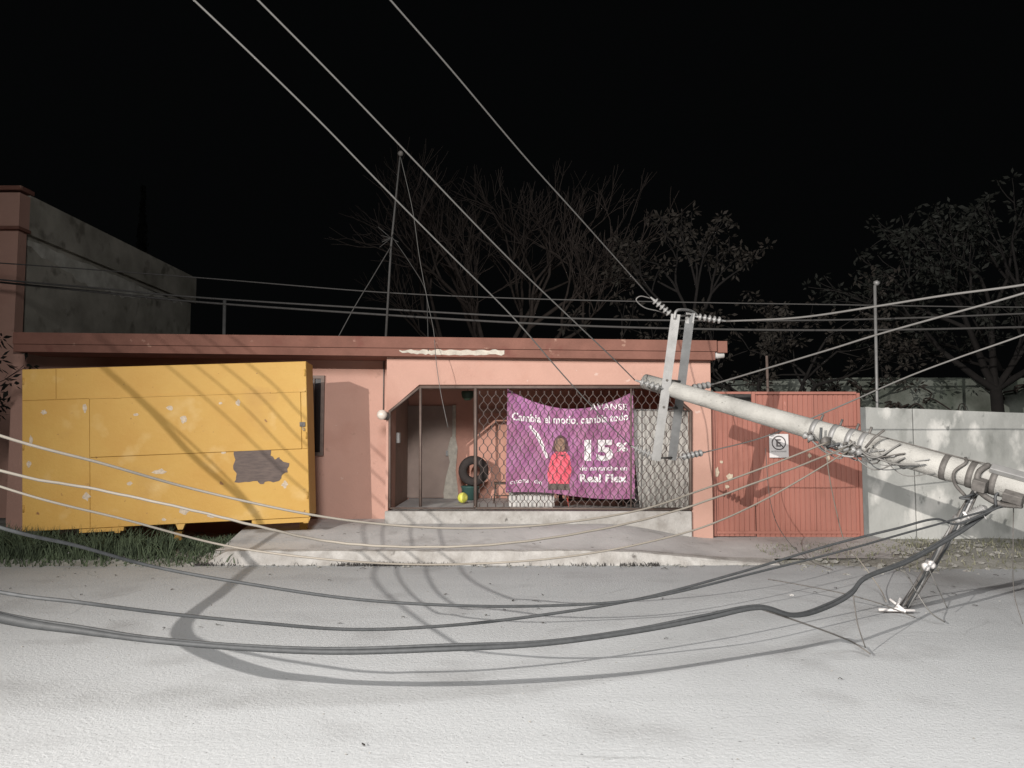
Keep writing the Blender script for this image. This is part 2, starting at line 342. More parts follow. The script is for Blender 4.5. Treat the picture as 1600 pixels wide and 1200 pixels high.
o = hp(MB().lathe([(.045, 0), (.05, .02), (.05, .16), (.04, .17)], pd(1113, 556, RD+.1), (1, -.1, .1)), 'drain_pipe', 'white')
# exposed plaster streak on the fascia
pp = []
N_ = 36
for i in range(N_+1):
    px = 624+164*i/N_; pp.append((px, 547.0+1.0*math.sin(i*1.3)+random.uniform(-.6, .6)))
for i in range(N_, -1, -1):
    px = 624+164*i/N_; t = i/N_; pp.append((px, 551+3.5*min(1, t*3)+random.uniform(-1.4, 1.2)-(2.5 if i in (0,) else 0)))
pl = [(X(a, b, RD+.018), Z(b, RD+.018)) for a, b in pp]
hp(MB().prism(pl[::-1], RD+.015, RD+.021), 'peeled_patch', 'peel')
# window half hidden by the kiosk
win = empty('window', (0, RY, 0)); win.parent = house; win.matrix_parent_inverse = Matrix.Translation(-Vector(house.location))
bpy.context.view_layer.update()
def sub(o, p):
    bpy.context.view_layer.update(); mw = o.matrix_world.copy(); o.parent = p; o.matrix_parent_inverse = p.matrix_world.inverted(); return o
wx0, wx1, wz0, wz1 = X(455, 650, RY), X(507, 650, RY), Z(712, RY), Z(587, RY)
for a in ((wx0, wx1, wz1-.05, wz1), (wx0, wx1, wz0, wz0+.05), (wx0, wx0+.05, wz0+.05, wz1-.05), (wx1-.05, wx1, wz0+.05, wz1-.05)):
    sub(MB().box(a[0], a[1], RY-.05, RY-.002, a[2], a[3]).build('window_frame', 'frame'), win)
sub(MB().box(wx0+.052, wx1-.052, RY-.02, RY-.004, wz0+.052, wz1-.052).build('pane', 'glassdark'), win)
for k in range(3):
    xx = wx0+.09+k*.13
    sub(MB().box(xx, xx+.014, RY-.045, RY-.03, wz0+.052, wz1-.052).build('window_bar', 'frame'), win)
# globe lamp and a conduit on the corner
lampo = hp(MB().lathe([(.0, -.075), (.045, -.062), (.07, -.03), (.077, 0), (.07, .03), (.045, .062), (.0, .075)], pd(597, 648, FY-.11), (0, 0, 1), 16), 'wall_lamp_globe', 'globe')
hp(MB().lathe([(.035, 0), (.06, .01), (.06, .05), (.03, .06), (.02, .13)], pd(603, 650, FY)+np.array([0, .0, 0]), (0, -1, 0)), 'wall_lamp_base', 'rust')
hp(MB().tube([pd(600, 556, RY-.02), pd(599, 640, RY-.02)], .010), 'conduit', 'rust')
# porch door, trim, meter box
dw = X(632, 700, BY), X(707, 700, BY)
door = hp(MB().box(dw[0], dw[1], BY-.05, BY-.002, GZ, Z(634, BY)), 'door', 'doorm')
sub(MB().box(dw[1]-.11, dw[1]-.07, BY-.09, BY-.052, Z(712, BY), Z(704, BY)).build('handle', 'galv'), door)
hp(MB().box(dw[1]+.002, dw[1]+.06, BY-.06, BY-.002, GZ, Z(633, BY)), 'door_jamb', 'peel')
hp(MB().box(X(742, 640, BY), X(975, 640, BY), BY-.05, BY-.002, Z(646, BY), Z(638, BY)), 'wall_trim', 'pink')
hp(MB().box(xl+.004, xl+.05, 12.3, 12.45, Z(692, 12.4), Z(676, 12.4)), 'meter_box', 'white')
# bare plaster where the paint has come off beside the door
q = [(694, 790), (712, 792), (716, 770), (712, 735), (715, 700), (711, 678), (704, 684), (699, 705), (703, 722), (697, 745), (693, 770)]
hp(MB().prism([(X(a, b, BY-.07), Z(b, BY-.07)) for a, b in q][::-1], BY-.074, BY-.064), 'bare_plaster', 'peel')
# ---- porch grille: frame and expanded metal
gr = empty('porch_grille', (0, FY-.04, 0)); gr.parent = house; gr.matrix_parent_inverse = Matrix.Translation(-Vector(house.location))
GY = FY-.03
def bar(a, b, r=.018, D=GY, name='grille_bar', parent=gr, m='frame'):
    p, q_ = pd(a[0], a[1], D), pd(b[0], b[1], D)
    return sub(MB().tube([p, q_], r, 4).build(name, m), parent)
for a, b, r in (((609, 607+34), (609, 793), .02), ((657, 606), (657, 792), .022), ((743, 606), (743, 793), .028), ((656, 605), (1036, 605), .026),
                ((609, 643), (656, 605), .022), ((1037, 604), (1079, 643), .024), ((1079, 642), (1079, 796), .026), ((745, 794), (1079, 796), .018), ((986, 606), (986, 793), .012), ((609, 794), (743, 794), .012)):
    bar(a, b, r)
mb = MB()
x0, x1 = X(746, 700, GY), X(1076, 700, GY); zb, z1 = Z(792, GY), Z(607, GY)
pitch = .0595; ch = .205; n = int((x1-x0)/pitch)+1
for i in range(n+1):
    xc = x0+pitch*i; sgn = 1 if i % 2 else -1; pts = []
    z = zb
    seq = []
    k = 0
    while z < z1+.01:
        # strand swings between the two neighbouring seams; short straight bond, then diagonal
        s = sgn*(1 if k % 2 else -1)
        seq.append((xc+s*pitch*.42, z)); seq.append((xc+s*pitch*.42, z+ch*.24)); z += ch*.5; k += 1
    for (xa, za) in seq:
        zlim = z1 if xa < ocr else z1-(xa-ocr)/(orr-ocr)*(zt-zc)
        if za > zlim or xa < x0 or xa > x1+.02: 
            if len(pts) > 1: mb.tube(pts, .0052, 4, False)
            pts = []
            continue
        pts.append((xa, GY+.0+.004*sgn, za))
    if len(pts) > 1: mb.tube(pts, .0052, 4, False)
g = sub(mb.build('expanded_metal_screen', 'mesh'), gr)

# ================================================================== THINGS ON THE PORCH
BD = FY+.22
ban = empty('purple_banner', tuple(pd(891, 775, BD)))
tag(ban, 'purple discount banner with white lettering, hanging slack behind the porch grille', 'banner')
def yoff(u, v): return BD+.026*math.sin(u*9+.5)+.017*math.sin(u*21+v*5)+.008*math.sin(u*34-v*14)+.03*(1-v)*math.sin(u*4)
def bpt(u, v):      # u, v in 0..1, v up
    xa, xb = 793-3*(1-v), 989+3*(1-v)
    sag = 30*math.sin(math.pi*u)**.85
    top = 607+4*u+sag; bot = 770+9*u-3*math.sin(math.pi*u*2)
    p = pd(xa+(xb-xa)*u, bot+(top-bot)*v, BD); return (p[0], yoff(u, v), p[2])
nu, nv = 110, 60
vs = [bpt(i/nu, j/nv) for j in range(nv+1) for i in range(nu+1)]
fsb = [(j*(nu+1)+i, j*(nu+1)+i+1, (j+1)*(nu+1)+i+1, (j+1)*(nu+1)+i) for j in range(nv) for i in range(nu)]
sub(MB().add(vs, fsb, True).build('vinyl_sheet', 'purple', recalc=False), ban)
def on_banner(me):
    for v in me.vertices:
        px = v.co.x; pyy = v.co.y
        u = max(0, min(1, (px-791)/198.)); tp = 607+4*u+30*math.sin(math.pi*u)**.85; bt = 770+9*u-3*math.sin(math.pi*u*2); vv = max(0, min(1, (bt-pyy)/(bt-tp)))
        p = pd(px, pyy, BD); y = yoff(u, vv)-.009; v.co = (p[0]*y/BD, y, CAM_H+(p[2]-CAM_H)*y/BD)
    me.update()
def text_mesh(txt, size, bold=.0, shear=0.):
    c = bpy.data.curves.new('lettering', 'FONT'); c.body = txt; c.size = size; c.offset = bold; c.align_x = 'LEFT'; c.resolution_u = 3; c.shear = shear
    o = bpy.data.objects.new('tmp', c); COL.objects.link(o); dg = bpy.context.evaluated_depsgraph_get()
    me = bpy.data.meshes.new_from_object(o.evaluated_get(dg)); bpy.data.objects.remove(o); return me
def banner_text(txt, px, py, wpx, size, bold=.0, curve=0., m='print_white'):
    me = text_mesh(txt, size, bold*size)
    xs = [v.co.x for v in me.vertices]; x0_, x1_ = min(xs), max(xs); k = wpx/(x1_-x0_)
    bm = bmesh.new(); bm.from_mesh(me); bmesh.ops.triangulate(bm, faces=bm.faces); bm.to_mesh(me); bm.free()
    for v in me.vertices:
        t = (v.co.x-x0_)/(x1_-x0_); v.co = (px+(v.co.x-x0_)*k, py-v.co.y*1.0+curve*math.sin(math.pi*t), 0)
    on_banner(me); o = link('lettering', me, 'print_white' if m is None else m); sub(o, ban); return o
banner_text('Cambia el modo, cambia todo', 800, 656, 182, 17, .022, 6)
banner_text('AVANSE', 922, 641, 58, 14, .012, -1)
banner_text('15', 913, 718, 45, 42, .05)
banner_text('%', 963, 705, 18, 19, .03)
banner_text('de enganche en', 906, 735, 74, 10.5, .02)
banner_text('Real Flex', 906, 753, 74, 17, .035)
banner_text('cuota  de', 797, 757, 50, 10, .01, -3)
def flat_on_banner(name, poly, m):
    me = bpy.data.meshes.new(name); me.from_pydata([(a, b, 0) for a, b in poly], [], [tuple(range(len(poly)))])
    bm = bmesh.new(); bm.from_mesh(me); bmesh.ops.triangulate(bm, faces=bm.faces); bmesh.ops.subdivide_edges(bm, edges=bm.edges, cuts=3, use_grid_fill=True); bm.to_mesh(me); bm.free(); on_banner(me)
    for v in me.vertices: v.co.y += .001
    return sub(link(name, me, m), ban)
def ell(cx, cy, a, b, n=20): return [(cx+a*math.cos(-2*math.pi*k/n), cy+b*math.sin(-2*math.pi*k/n)) for k in range(n)]
flat_on_banner('printed_hair', ell(876, 697, 12, 17), 'print_dark')
flat_on_banner('printed_body', [(862, 712), (868, 706), (884, 706), (890, 713), (893, 735), (889, 756), (857, 756), (855, 738)][::-1], 'print_pink')
flat_on_banner('printed_trousers', [(857, 755.5), (889, 755.5), (891, 766), (856, 765)][::-1], 'patch')
o = flat_on_banner('printed_face', ell(875, 695, 8.5, 11), 'print_skin'); o.data.vertices.foreach_get  # noqa
for v in o.data.vertices: v.co.y -= .006
flat_on_banner('printed_swoosh', [(829, 664), (842, 678), (850, 695), (857, 716), (853, 716), (845, 697), (836, 680), (826, 666)][::-1], 'print_white')

for (a_, b_) in ((796, 611), (987, 615), (794, 767), (988, 774)):
    p_ = pd(a_, b_, BD-.02)
    sub(MB().lathe([(.006, -.003), (.014, -.003), (.014, .003), (.006, .003)], p_, (0, -1, 0), 12).build('eyelet', 'galv'), ban)
for (a_, b_, c_, d_) in ((796, 611, 793, 604), (987, 615, 991, 605), (988, 774, 994, 782)):
    sub(MB().tube([pd(a_, b_, BD-.024), pd((a_+c_)/2, (b_+d_)/2, BD-.1), pd(c_, d_, GY)], .004, 5).build('tie', 'white'), ban)
# white corrugated sheet standing in the porch
sh = empty('white_sheet_panel', tuple(pd(1030, 794, FY+.38)))
tag(sh, 'white plastic sheet standing in the porch beside the purple banner', 'panel')
k = 44; vs = []; fs = []
for i in range(k+1):
    t = i/k; a = pd(986+93*t+ (14*(1-t)), 793, FY+.30); b = pd(984+95*t, 640+2*t, FY+.34)
    dy = .012*math.sin(t*math.pi*2*9)
    vs += [(a[0], a[1]+dy, a[2]), (b[0], b[1]+dy, b[2])]
for i in range(k): fs.append((2*i, 2*i+2, 2*i+3, 2*i+1))
o = sub(MB().add(vs, fs, True).build('corrugated_sheet', 'whitesheet', recalc=False), sh); o.modifiers.new('thick', 'SOLIDIFY').thickness = .006
sub(MB().tube([pd(986, 640, FY+.33), pd(1079, 642, FY+.33)], .012, 4).build('edge_rail', 'galv'), sh)
# tyre on a teal bucket
TD = 13.3
b0 = pd(735, 776, TD); b0[2] = GZ
bk = MB().lathe([(.0, .0), (.13, .0), (.155, .20), (.165, .21), (.165, .23), (.15, .23), (.125, .03), (.0, .03)], b0, (0, 0, 1), 20).build('plastic_bucket', 'teal')
tag(bk, 'short teal plastic bucket on the porch floor with the tyre standing on it', 'bucket')
tc = pd(740, 736, TD-.05); tc[2] = GZ+.232+.258
prof = []
for kx in range(16):
    a = 2*math.pi*kx/16; ca, sa = math.cos(a), math.sin(a)
    prof.append((.185+.075*(abs(ca)**.7)*(1 if ca > 0 else -1), .085*(abs(sa)**.7)*(1 if sa > 0 else -1)))
prof.append(prof[0])
ty = empty('car_tyre', tuple(tc)); tag(ty, 'old black car tyre standing upright on the teal bucket in the porch', 'tyre')
mbt = MB(); ax = np.array([.08, -1, .02]); ax /= np.linalg.norm(ax); u = np.cross(ax, [0, 0, 1]); u /= np.linalg.norm(u); v = np.cross(ax, u)
nn = 36; vs = []; fs = []
for kk in range(nn):
    a = 2*math.pi*kk/nn; d = math.cos(a)*u+math.sin(a)*v
    for (r_, h_) in prof[:-1]: vs.append(tc+d*r_+ax*h_)
m_ = 16
fs = [(kk*m_+j, ((kk+1) % nn)*m_+j, ((kk+1) % nn)*m_+(j+1) % m_, kk*m_+(j+1) % m_) for kk in range(nn) for j in range(m_)]
sub(MB().add(vs, fs, True).build('tread', 'rubber'), ty)
# yellow ball
bc = pd(723, 781, 12.6); bc[2] = GZ+.085
mbb = MB().lathe([(.085*math.sin(math.pi*j/12), -.085*math.cos(math.pi*j/12)) for j in range(13)], bc, (.3, .2, 1), 20).build('toy_ball', 'ball')
tag(mbb, 'small bright yellow ball on the porch floor in front of the bucket', 'ball')
# hanging round pot
hb = empty('hanging_pot', tuple(pd(731, 617, 12.2))); tag(hb, 'dark green round pot hanging from the porch ceiling', 'plant pot')
p = pd(731, 617, 12.2)
sub(MB().lathe([(.0, -.09), (.05, -.085), (.09, -.04), (.105, .03), (.10, .06), (.085, .06), (.0, .02)], p, (0, 0, 1), 18).build('pot', 'green'), hb)
sub(MB().tube([p+np.array([0, 0, .03]), (p[0], p[1], TOPW-.31)], .006, 5).build('hanger', 'rust'), hb)
# small wooden stool
stl = empty('wooden_stool', tuple(pd(786, 783, 12.7))); tag(stl, 'small dark wooden stool standing on the porch left of the white crate', 'stool')
cx, cy = float(pd(786, 783, 12.7)[0]), 12.7
sub(MB().box(cx-.15, cx+.15, cy-.13, cy+.13, GZ+.30, GZ+.33).build('seat', 'darkwood'), stl)
for sx in (-1, 1):
    for sy in (-1, 1):
        sub(MB().tube([(cx+sx*.12, cy+sy*.10, GZ+.30), (cx+sx*.15, cy+sy*.12, GZ)], .014, 6).build('leg', 'darkwood'), stl)
sub(MB().tube([(cx-.14, cy-.115, GZ+.12), (cx+.14, cy-.115, GZ+.12)], .009, 5).build('stretcher', 'darkwood'), stl)
for k_, (dx, hh) in enumerate(((-.12, .22), (-.04, .28), (.05, .25), (.12, .20))):
    sub(MB().tube([(cx+dx*.6, cy, GZ+.33), (cx+dx, cy-.02, GZ+.33+hh*.6), (cx+dx*1.6, cy-.04, GZ+.33+hh)], [.006, .005, .002], 5).build('twig', 'bark'), stl) if False else None
# white crate
ccx0, ccx1 = X(795, 780, 11.75), X(866, 780, 11.75); cy0 = 11.75
cr = empty('plastic_crate', ((ccx0+ccx1)/2, cy0, GZ)); tag(cr, 'white ribbed plastic crate on the porch floor below the banner', 'crate')
sub(MB().box(ccx0, ccx1, cy0, cy0+.02, GZ+.02, GZ+.24).box(ccx0, ccx1, cy0+.36, cy0+.38, GZ+.02, GZ+.24).box(ccx0, ccx0+.02, cy0+.022, cy0+.358, GZ+.02, GZ+.24).box(ccx1-.02, ccx1, cy0+.022, cy0+.358, GZ+.02, GZ+.24).box(ccx0+.022, ccx1-.022, cy0+.022, cy0+.358, GZ, GZ+.02).build('crate_wall', 'white'), cr)
for i in range(9):
    xx = ccx0+.03+(ccx1-ccx0-.08)*i/8
    sub(MB().box(xx, xx+.018, cy0-.014, cy0-.001, GZ+.03, GZ+.225).build('rib', 'white'), cr)
sub(MB().box(ccx0-.012, ccx1+.012, cy0-.018, cy0-.001, GZ+.227, GZ+.255).build('rim', 'white'), cr)
# low dark bench and box
bx0, bx1 = X(870, 780, 12.0), X(978, 780, 12.0)
bn = empty('low_bench', ((bx0+bx1)/2, 12.0, GZ)); tag(bn, 'low dark bench on the porch floor behind the bottom edge of the banner', 'bench')
sub(MB().box(bx0, bx1, 12.0, 12.35, GZ+.17, GZ+.21).build('seat', 'darkwood'), bn)
for xx in (bx0+.05, bx1-.09):
    for yy in (12.02, 12.29):
        sub(MB().box(xx, xx+.04, yy, yy+.04, GZ, GZ+.168).build('leg', 'darkwood'), bn)
sub(MB().box(bx0+.05, bx1-.05, 12.3, 12.33, GZ+.06, GZ+.09).build('stretcher', 'darkwood'), bn)
rr_ = MB().tube([pd(884, 766, 11.85), pd(889, 792, 11.85)], .012, 6).build('red_stick', 'red'); tag(rr_, 'thin red stick leaning upright under the banner beside the white crate', 'stick')
db = MB(); a = X(990, 780, 11.9); db.box(a-.10, a+.10, 11.9, 12.2, GZ, GZ+.45); o = db.build('cardboard_box', 'darkstuff'); bevel(o, .01)
tag(o, 'dark upright box between the banner and the white sheet', 'box')

# ================================================================== YELLOW KIOSK
A = pd(35, 831, 10.0); B = pd(484, 808, 10.4)
Wk = float(np.linalg.norm(B-A)); ex = (B-A)/Wk
ey = np.cross([0, 0, 1], ex); ey /= np.linalg.norm(ey); ez = np.cross(ex, ey)
kio = bpy.data.objects.new('yellow_kiosk', None); COL.objects.link(kio)
kio.matrix_world = Matrix(((ex[0], ey[0], ez[0], A[0]), (ex[1], ey[1], ez[1], A[1]), (ex[2], ey[2], ez[2], A[2]), (0, 0, 0, 1)))
tag(kio, 'dented yellow sheet-metal vending kiosk, tilted, with a closed serving hatch', 'kiosk')
HK, DK = 2.10, .60
def kp(mb, name, m, parent=kio): o = mb.build(name, m); o.parent = parent; return o
kp(MB().box(.0, Wk, .0, DK, .0, HK), 'shell', 'yellow')
def kuv(px, py):     # pixel -> local (u, w) on the kiosk's front
    r = ray(px, py); n = np.array(ey); t = ((np.array(A)-_C)@n)/(r@n); q = _C+r*t-A; return float(q@ex), float(q@ez)
hu0, hw0 = kuv(141, 715); hu1, hw1 = kuv(470, 612)
g_ = .0035
def panel(u0, u1, w0, w1, name='panel', d=.012):
    o = kp(MB().box(u0+g_, u1-g_, -d, -.001, w0+g_, w1-g_), name, 'yellow'); 
    mdv = o.modifiers.new('b', 'BEVEL'); mdv.width = .004; mdv.segments = 2; return o
panel(-.0, .42, hw1, HK); panel(.42, Wk, hw1, HK)
panel(-.0, hu0, .0, hw1); panel(hu1, Wk, hw0, hw1)
panel(hu0, Wk, .0, hw0)
hatch = panel(hu0, hu1, hw0, hw1, 'hatch', .020)
for uu in (hu0+.35, (hu0+hu1)/2, hu1-.35):
    kp(MB().tube([(uu-.05, -.022, hw1-.004), (uu+.05, -.022, hw1-.004)], .007, 6), 'hinge', 'yellow', hatch)
kp(MB().box(hu0, Wk-.02, -.030, -.013, hw1-.004, hw1+.012), 'rain_lip', 'yellow')
kp(MB().box(hu1-.02, hu1+.05, -.034, -.021, hw0+.30, hw0+.36), 'latch', 'rust')
kp(MB().tube([(hu1+.02, -.036, hw0+.30), (hu1+.02, -.042, hw0+.26), (hu1+.035, -.04, hw0+.24), (hu1+.045, -.036, hw0+.28)], .005, 5), 'padlock', 'galv')
for ww in (.25, 1.05, 1.9):
    kp(MB().tube([(.02, -.018, ww), (.02, -.018, ww+.09)], .010, 6), 'hinge', 'yellow')
    kp(MB().tube([(Wk-.02, -.018, ww), (Wk-.02, -.018, ww+.09)], .010, 6), 'hinge', 'yellow')
# bottom rails and feet
kp(MB().box(Wk-.75, Wk-.02, -.02, .05, -.06, -.003), 'bottom_rail', 'yellow')
kp(MB().box(.7, 1.25, -.02, .05, -.05, -.003), 'bottom_rail', 'yellow')
for (fpx, fpy) in ((184, 826), (282, 818), (478, 812)):
    u0_, w0_ = kuv(fpx, fpy)
    kp(MB().prism([(u0_-.06, -.002), (u0_-.03, -.075), (u0_+.03, -.075), (u0_+.06, -.002)][::1], -.01, .05), 'foot', 'yellow')
for uu in (.1, 1.8, Wk-.15):
    kp(MB().box(uu-.05, uu+.05, .4, .5, -.35, -.003), 'rear_foot', 'yellowdark')
def kpoly(poly, name, m, d=.0165):
    pts = [kuv(a, b) for a, b in poly]
    o = kp(MB().prism(pts, -d, -.0125), name, m); return o
# hand-rolled grey overpaint
gp = [(366, 706), (378, 702), (401, 703), (425, 699), (424, 711), (430, 718), (436, 714), (443, 722), (452, 724), (449, 738), (441, 741), (438, 750), (428, 753), (414, 752), (410, 757), (403, 752), (384, 753), (367, 754), (370, 741), (364, 730), (368, 718)]
gpf = []
for i in range(len(gp)):
    a = gp[i]; b = gp[(i+1) % len(gp)]
    for t in (0, .33, .66): gpf.append((a[0]+(b[0]-a[0])*t+random.uniform(-1.2, 1.2), a[1]+(b[1]-a[1])*t+random.uniform(-.9, .9)))
kpoly(gpf[::-1], 'overpainted_patch', 'patch')
def blob(cx, cy, r, sq=1.):
    n = 11; return [(cx+r*random.uniform(.55, 1.25)*math.cos(-2*math.pi*k/n), cy+sq*r*random.uniform(.55, 1.25)*math.sin(-2*math.pi*k/n)) for k in range(n)]
for (cx_, cy_, r_, sq) in ((69, 644, 4.5, .9), (49, 688, 3, 3), (133, 638, 4, 1.6), (213, 648, 5, .5), (267, 638, 6, .7), (287, 655, 5, 1.5), (373, 629, 4, 1.4), (345, 630, 4, .5), (250, 737, 11, .45),
                       (203, 755, 5, .6), (288, 799, 8, .7), (136, 776, 6, 1.1), (445, 757, 5, 1.1), (400, 723, 5, .7), (350, 707, 5, .6), (46, 725, 3.5, 1.6), (256, 812, 4, .6), (330, 806, 6, .5)):
    kpoly(blob(cx_, cy_, r_, sq), 'paint_scuff', 'tape', .0225 if hw0 < kuv(cx_, cy_)[1] < hw1 and kuv(cx_, cy_)[0] > hu0 else .0145)
# cloth on the grass edge, seen below the kiosk
# ================================================================== NEIGHBOURING BUILDING
nx_ = -9.2; ny0, ny1 = 14.0, 21.9
nb = empty('neighbour_building', (-11, 14, 0)); tag(nb, 'tall neighbour building with bare grey side wall beyond the pink house', 'building')
def nbp(mb, name, m): return sub(mb.build(name, m), nb)
nbp(MB().box(-22, nx_, ny0+.25, ny1-.1, 0, 5.38), 'side_wall', 'grey_plaster')
nbp(MB().box(-22.1, nx_+.06, ny0, ny0+.248, 0, 5.38), 'front_wall', 'pink')
nbp(MB().box(-22.1, nx_+.10, ny0+.25, ny1, 5.382, 6.12), 'parapet', 'grey_plaster')
nbp(MB().box(-22.2, nx_+.10, ny0-.06, ny0+.248, 5.44, 6.08), 'front_parapet', 'pink')
nbp(MB().box(-22.3, nx_+.14, ny0-.12, ny0+.246, 5.382, 5.438), 'ledge', 'fascia')
nbp(MB().box(-22.3, nx_+.14, ny0-.10, ny0+.30, 6.123, 6.20), 'coping', 'fascia')
# whitewash band on its side wall
pts = []; n = 40
for i in range(n+1):
    y = ny0+.3+(ny1-ny0-1.0)*i/n; pts.append((y, 5.30-.02*i/n+random.uniform(-.02, .02)))
for i in range(n, -1, -1):
    t = i/n; y = ny0+.3+(ny1-ny0-1.0)*t
    pts.append((y, 5.25-.42*math.sin(math.pi*min(1, t*1.05+.08))**1.3+random.uniform(-.07, .07)))
vsw = [(nx_+.004, y, z) for y, z in pts]; vsw2 = [(nx_+.010, y, z) for y, z in pts]; L_ = len(pts)
mbw = MB().add(vsw+vsw2, [tuple(range(L_)), tuple(range(2*L_-1, L_-1, -1))]+[(i, (i+1) % L_, (i+1) % L_+L_, i+L_) for i in range(L_)])
nbp(mbw, 'whitewash_band', 'whitewash')

# ================================================================== METAL GATE
GD = 11.42
gate = empty('metal_gate', tuple(pd(1230, 842, GD))); tag(gate, 'red sheet-metal gate of two corrugated leaves between house and cement wall', 'gate')
def corr(pxa, pxb, pya, pyb, name, D=GD):
    xa, xb = X(pxa, 700, D), X(pxb, 700, D); za, zb_ = Z(pya, D), Z(pyb, D); rib = .075; x = xa; prof_ = []
    while x < xb-.001:
        for f, d in ((0, 0), (.62, 0), (.72, .014), (.90, .014)):
            if x+f*rib < xb: prof_.append((x+f*rib, D-.0+d))
        x += rib
    prof_.append((xb, D)); vs = []
    for a, b in prof_: vs += [(a, b, za), (a, b, zb_)]
    fs = [(2*i, 2*i+2, 2*i+3, 2*i+1) for i in range(len(prof_)-1)]
    o = sub(MB().add(vs, fs).build(name, 'gate', recalc=False), gate); o.modifiers.new('t', 'SOLIDIFY').thickness = .003; return o
corr(1116, 1178, 838, 628, 'gate_leaf'); corr(1179.5, 1346, 842, 614, 'gate_leaf')
def gbar(pxa, pxb, pya, pyb, name='gate_frame', d=.04, m='gate'):
    return sub(MB().box(X(pxa, 700, GD-d), X(pxb, 700, GD-d), GD-d, GD-.002, Z(pyb, GD-d), Z(pya, GD-d)).build(name, m), gate)
gbar(1113, 1117, 612, 838); gbar(1176, 1181.5, 612, 790, d=.03); gbar(1341, 1345.5, 614, 842); gbar(1117.2, 1175.5, 612, 615.5)
gbar(1182, 1340.5, 612, 616); gbar(1117.5, 1340.5, 830, 834, d=.02); gbar(1270, 1272.5, 617, 829, d=.012); gbar(1230, 1231.5, 617, 680, d=.012); gbar(1306, 1307.5, 617, 829, d=.008)
sub(MB().box(X(1140, 700, GD+.3), X(1176, 700, GD+.3), GD+.30, GD+.32, Z(640, GD+.3), Z(616, GD+.3)).build('gap_backing', 'darkstuff'), gate)  # dark sheet added behind the open gap above the narrow leaf
for (cx_, cy_, r_, sq) in ((1120, 738, 4, 2.2), (1140, 745, 5, 1.2), (1136, 760, 4, .8), (1127, 722, 3, .7), (1294, 716, 3.5, 1.3), (1265, 712, 3, 1.3), (1308, 701, 2.5, 1.3)):
    D = GD-.004; pts = [(X(a, b, D), Z(b, D)) for a, b in blob(cx_, cy_, r_, sq)]
    sub(MB().prism(pts, D-.004, D).build('paint_splash', 'tape'), gate)
# sign hung on the gate
SD = GD-.03
sg = empty('no_parking_sign', tuple(pd(1217, 715, SD))); tag(sg, 'white no-parking sign with a crossed letter E, hung on the red gate', 'sign')
sx0, sx1, sz0, sz1 = X(1202, 700, SD), X(1232, 700, SD), Z(715, SD), Z(678, SD)
o = sub(MB().box(sx0, sx1, SD-.008, SD, sz0, sz1).build('plate', 'sign'), sg); bevel(o, .003)
c_ = pd(1217, 692, SD-.012)
mbs = MB(); ring = [(c_[0]+.098*math.cos(2*math.pi*k/32), SD-.010, c_[2]+.098*math.sin(2*math.pi*k/32)) for k in range(33)]
mbs.tube(ring, .0085, 4, False); sub(mbs.build('ring', 'signink'), sg)
sub(MB().tube([(c_[0]-.068, SD-.012, c_[2]+.068), (c_[0]+.068, SD-.012, c_[2]-.068)], .008, 4).build('slash', 'signink'), sg)
me = text_mesh('E', .15, .004); 
for v in me.vertices: v.co = (c_[0]-.045+v.co.x, SD-.0095, c_[2]-.052+v.co.y)
sub(link('letter', me, 'signink'), sg)
me = text_mesh('NO ESTACIONARSE', .028, .0005)
for v in me.vertices: v.co = (c_[0]-.115+v.co.x*.9, SD-.0095, c_[2]-.135+v.co.y)
sub(link('lettering', me, 'signink'), sg)
sub(MB().tube([(c_[0], SD-.006, sz1-.01), (c_[0]-.005, SD+.004, sz1+.24)], .003, 4).build('hanging_wire', 'rust'), sg)

# ================================================================== CEMENT WALLS
WD = 11.62
cw = empty('cement_wall', tuple(pd(1500, 830, WD))); tag(cw, 'pale stained cement wall beside the red gate with an upright crack', 'wall')
def wq(pxa, pxb, pya, pyb):
    xa, xb = X(pxa, 700, WD), X(pxb, 700, WD)
    vs = []; nn = 24
    top = [(xa+(xb-xa)*i/nn, Z(pya+(pyb-pya)*i/nn, WD)+random.uniform(-.008, .008)) for i in range(nn+1)]
    return MB().prism([(xa, -.1), (xb, -.1)]+top[::-1], WD, WD+.15)
for a in ((1346, 1427.3, 635.5, 638.5), (1429, 2300, 638.5, 668)):
    o = sub(wq(*a).build('wall_panel', 'wall'), cw); bevel(o, .008)
sub(MB().box(X(1426, 700, WD+.05), X(1431, 700, WD+.05), WD+.05, WD+.14, 0, Z(642, WD)).build('joint_filler', 'darkstuff'), cw)
h_ = pd(1411, 726, WD)
sub(MB().lathe([(.0, .0), (.068, .0), (.068, .012), (.05, .014), (.0, .006)], h_-np.array([0, 0.0, 0]), (0, -1, 0), 18).build('pipe_hole', 'darkstuff'), cw)
sub(MB().tube([h_+np.array([-.05, -.02, -.01]), h_+np.array([.05, -.02, .02])], .008, 5).build('pipe_stub', 'galv'), cw)
BWD = 19
bw = MB().prism([(X(1090, 600, BWD), -.1), (X(2600, 600, BWD), -.1), (X(2600, 600, BWD), Z(592, BWD)), (X(1340, 600, BWD), Z(590, BWD)), (X(1090, 590, BWD), Z(596, BWD))], BWD, BWD+.2).build('back_wall', 'backwall')
tag(bw, 'dark mossy block wall far behind the gate and cement wall', 'wall')

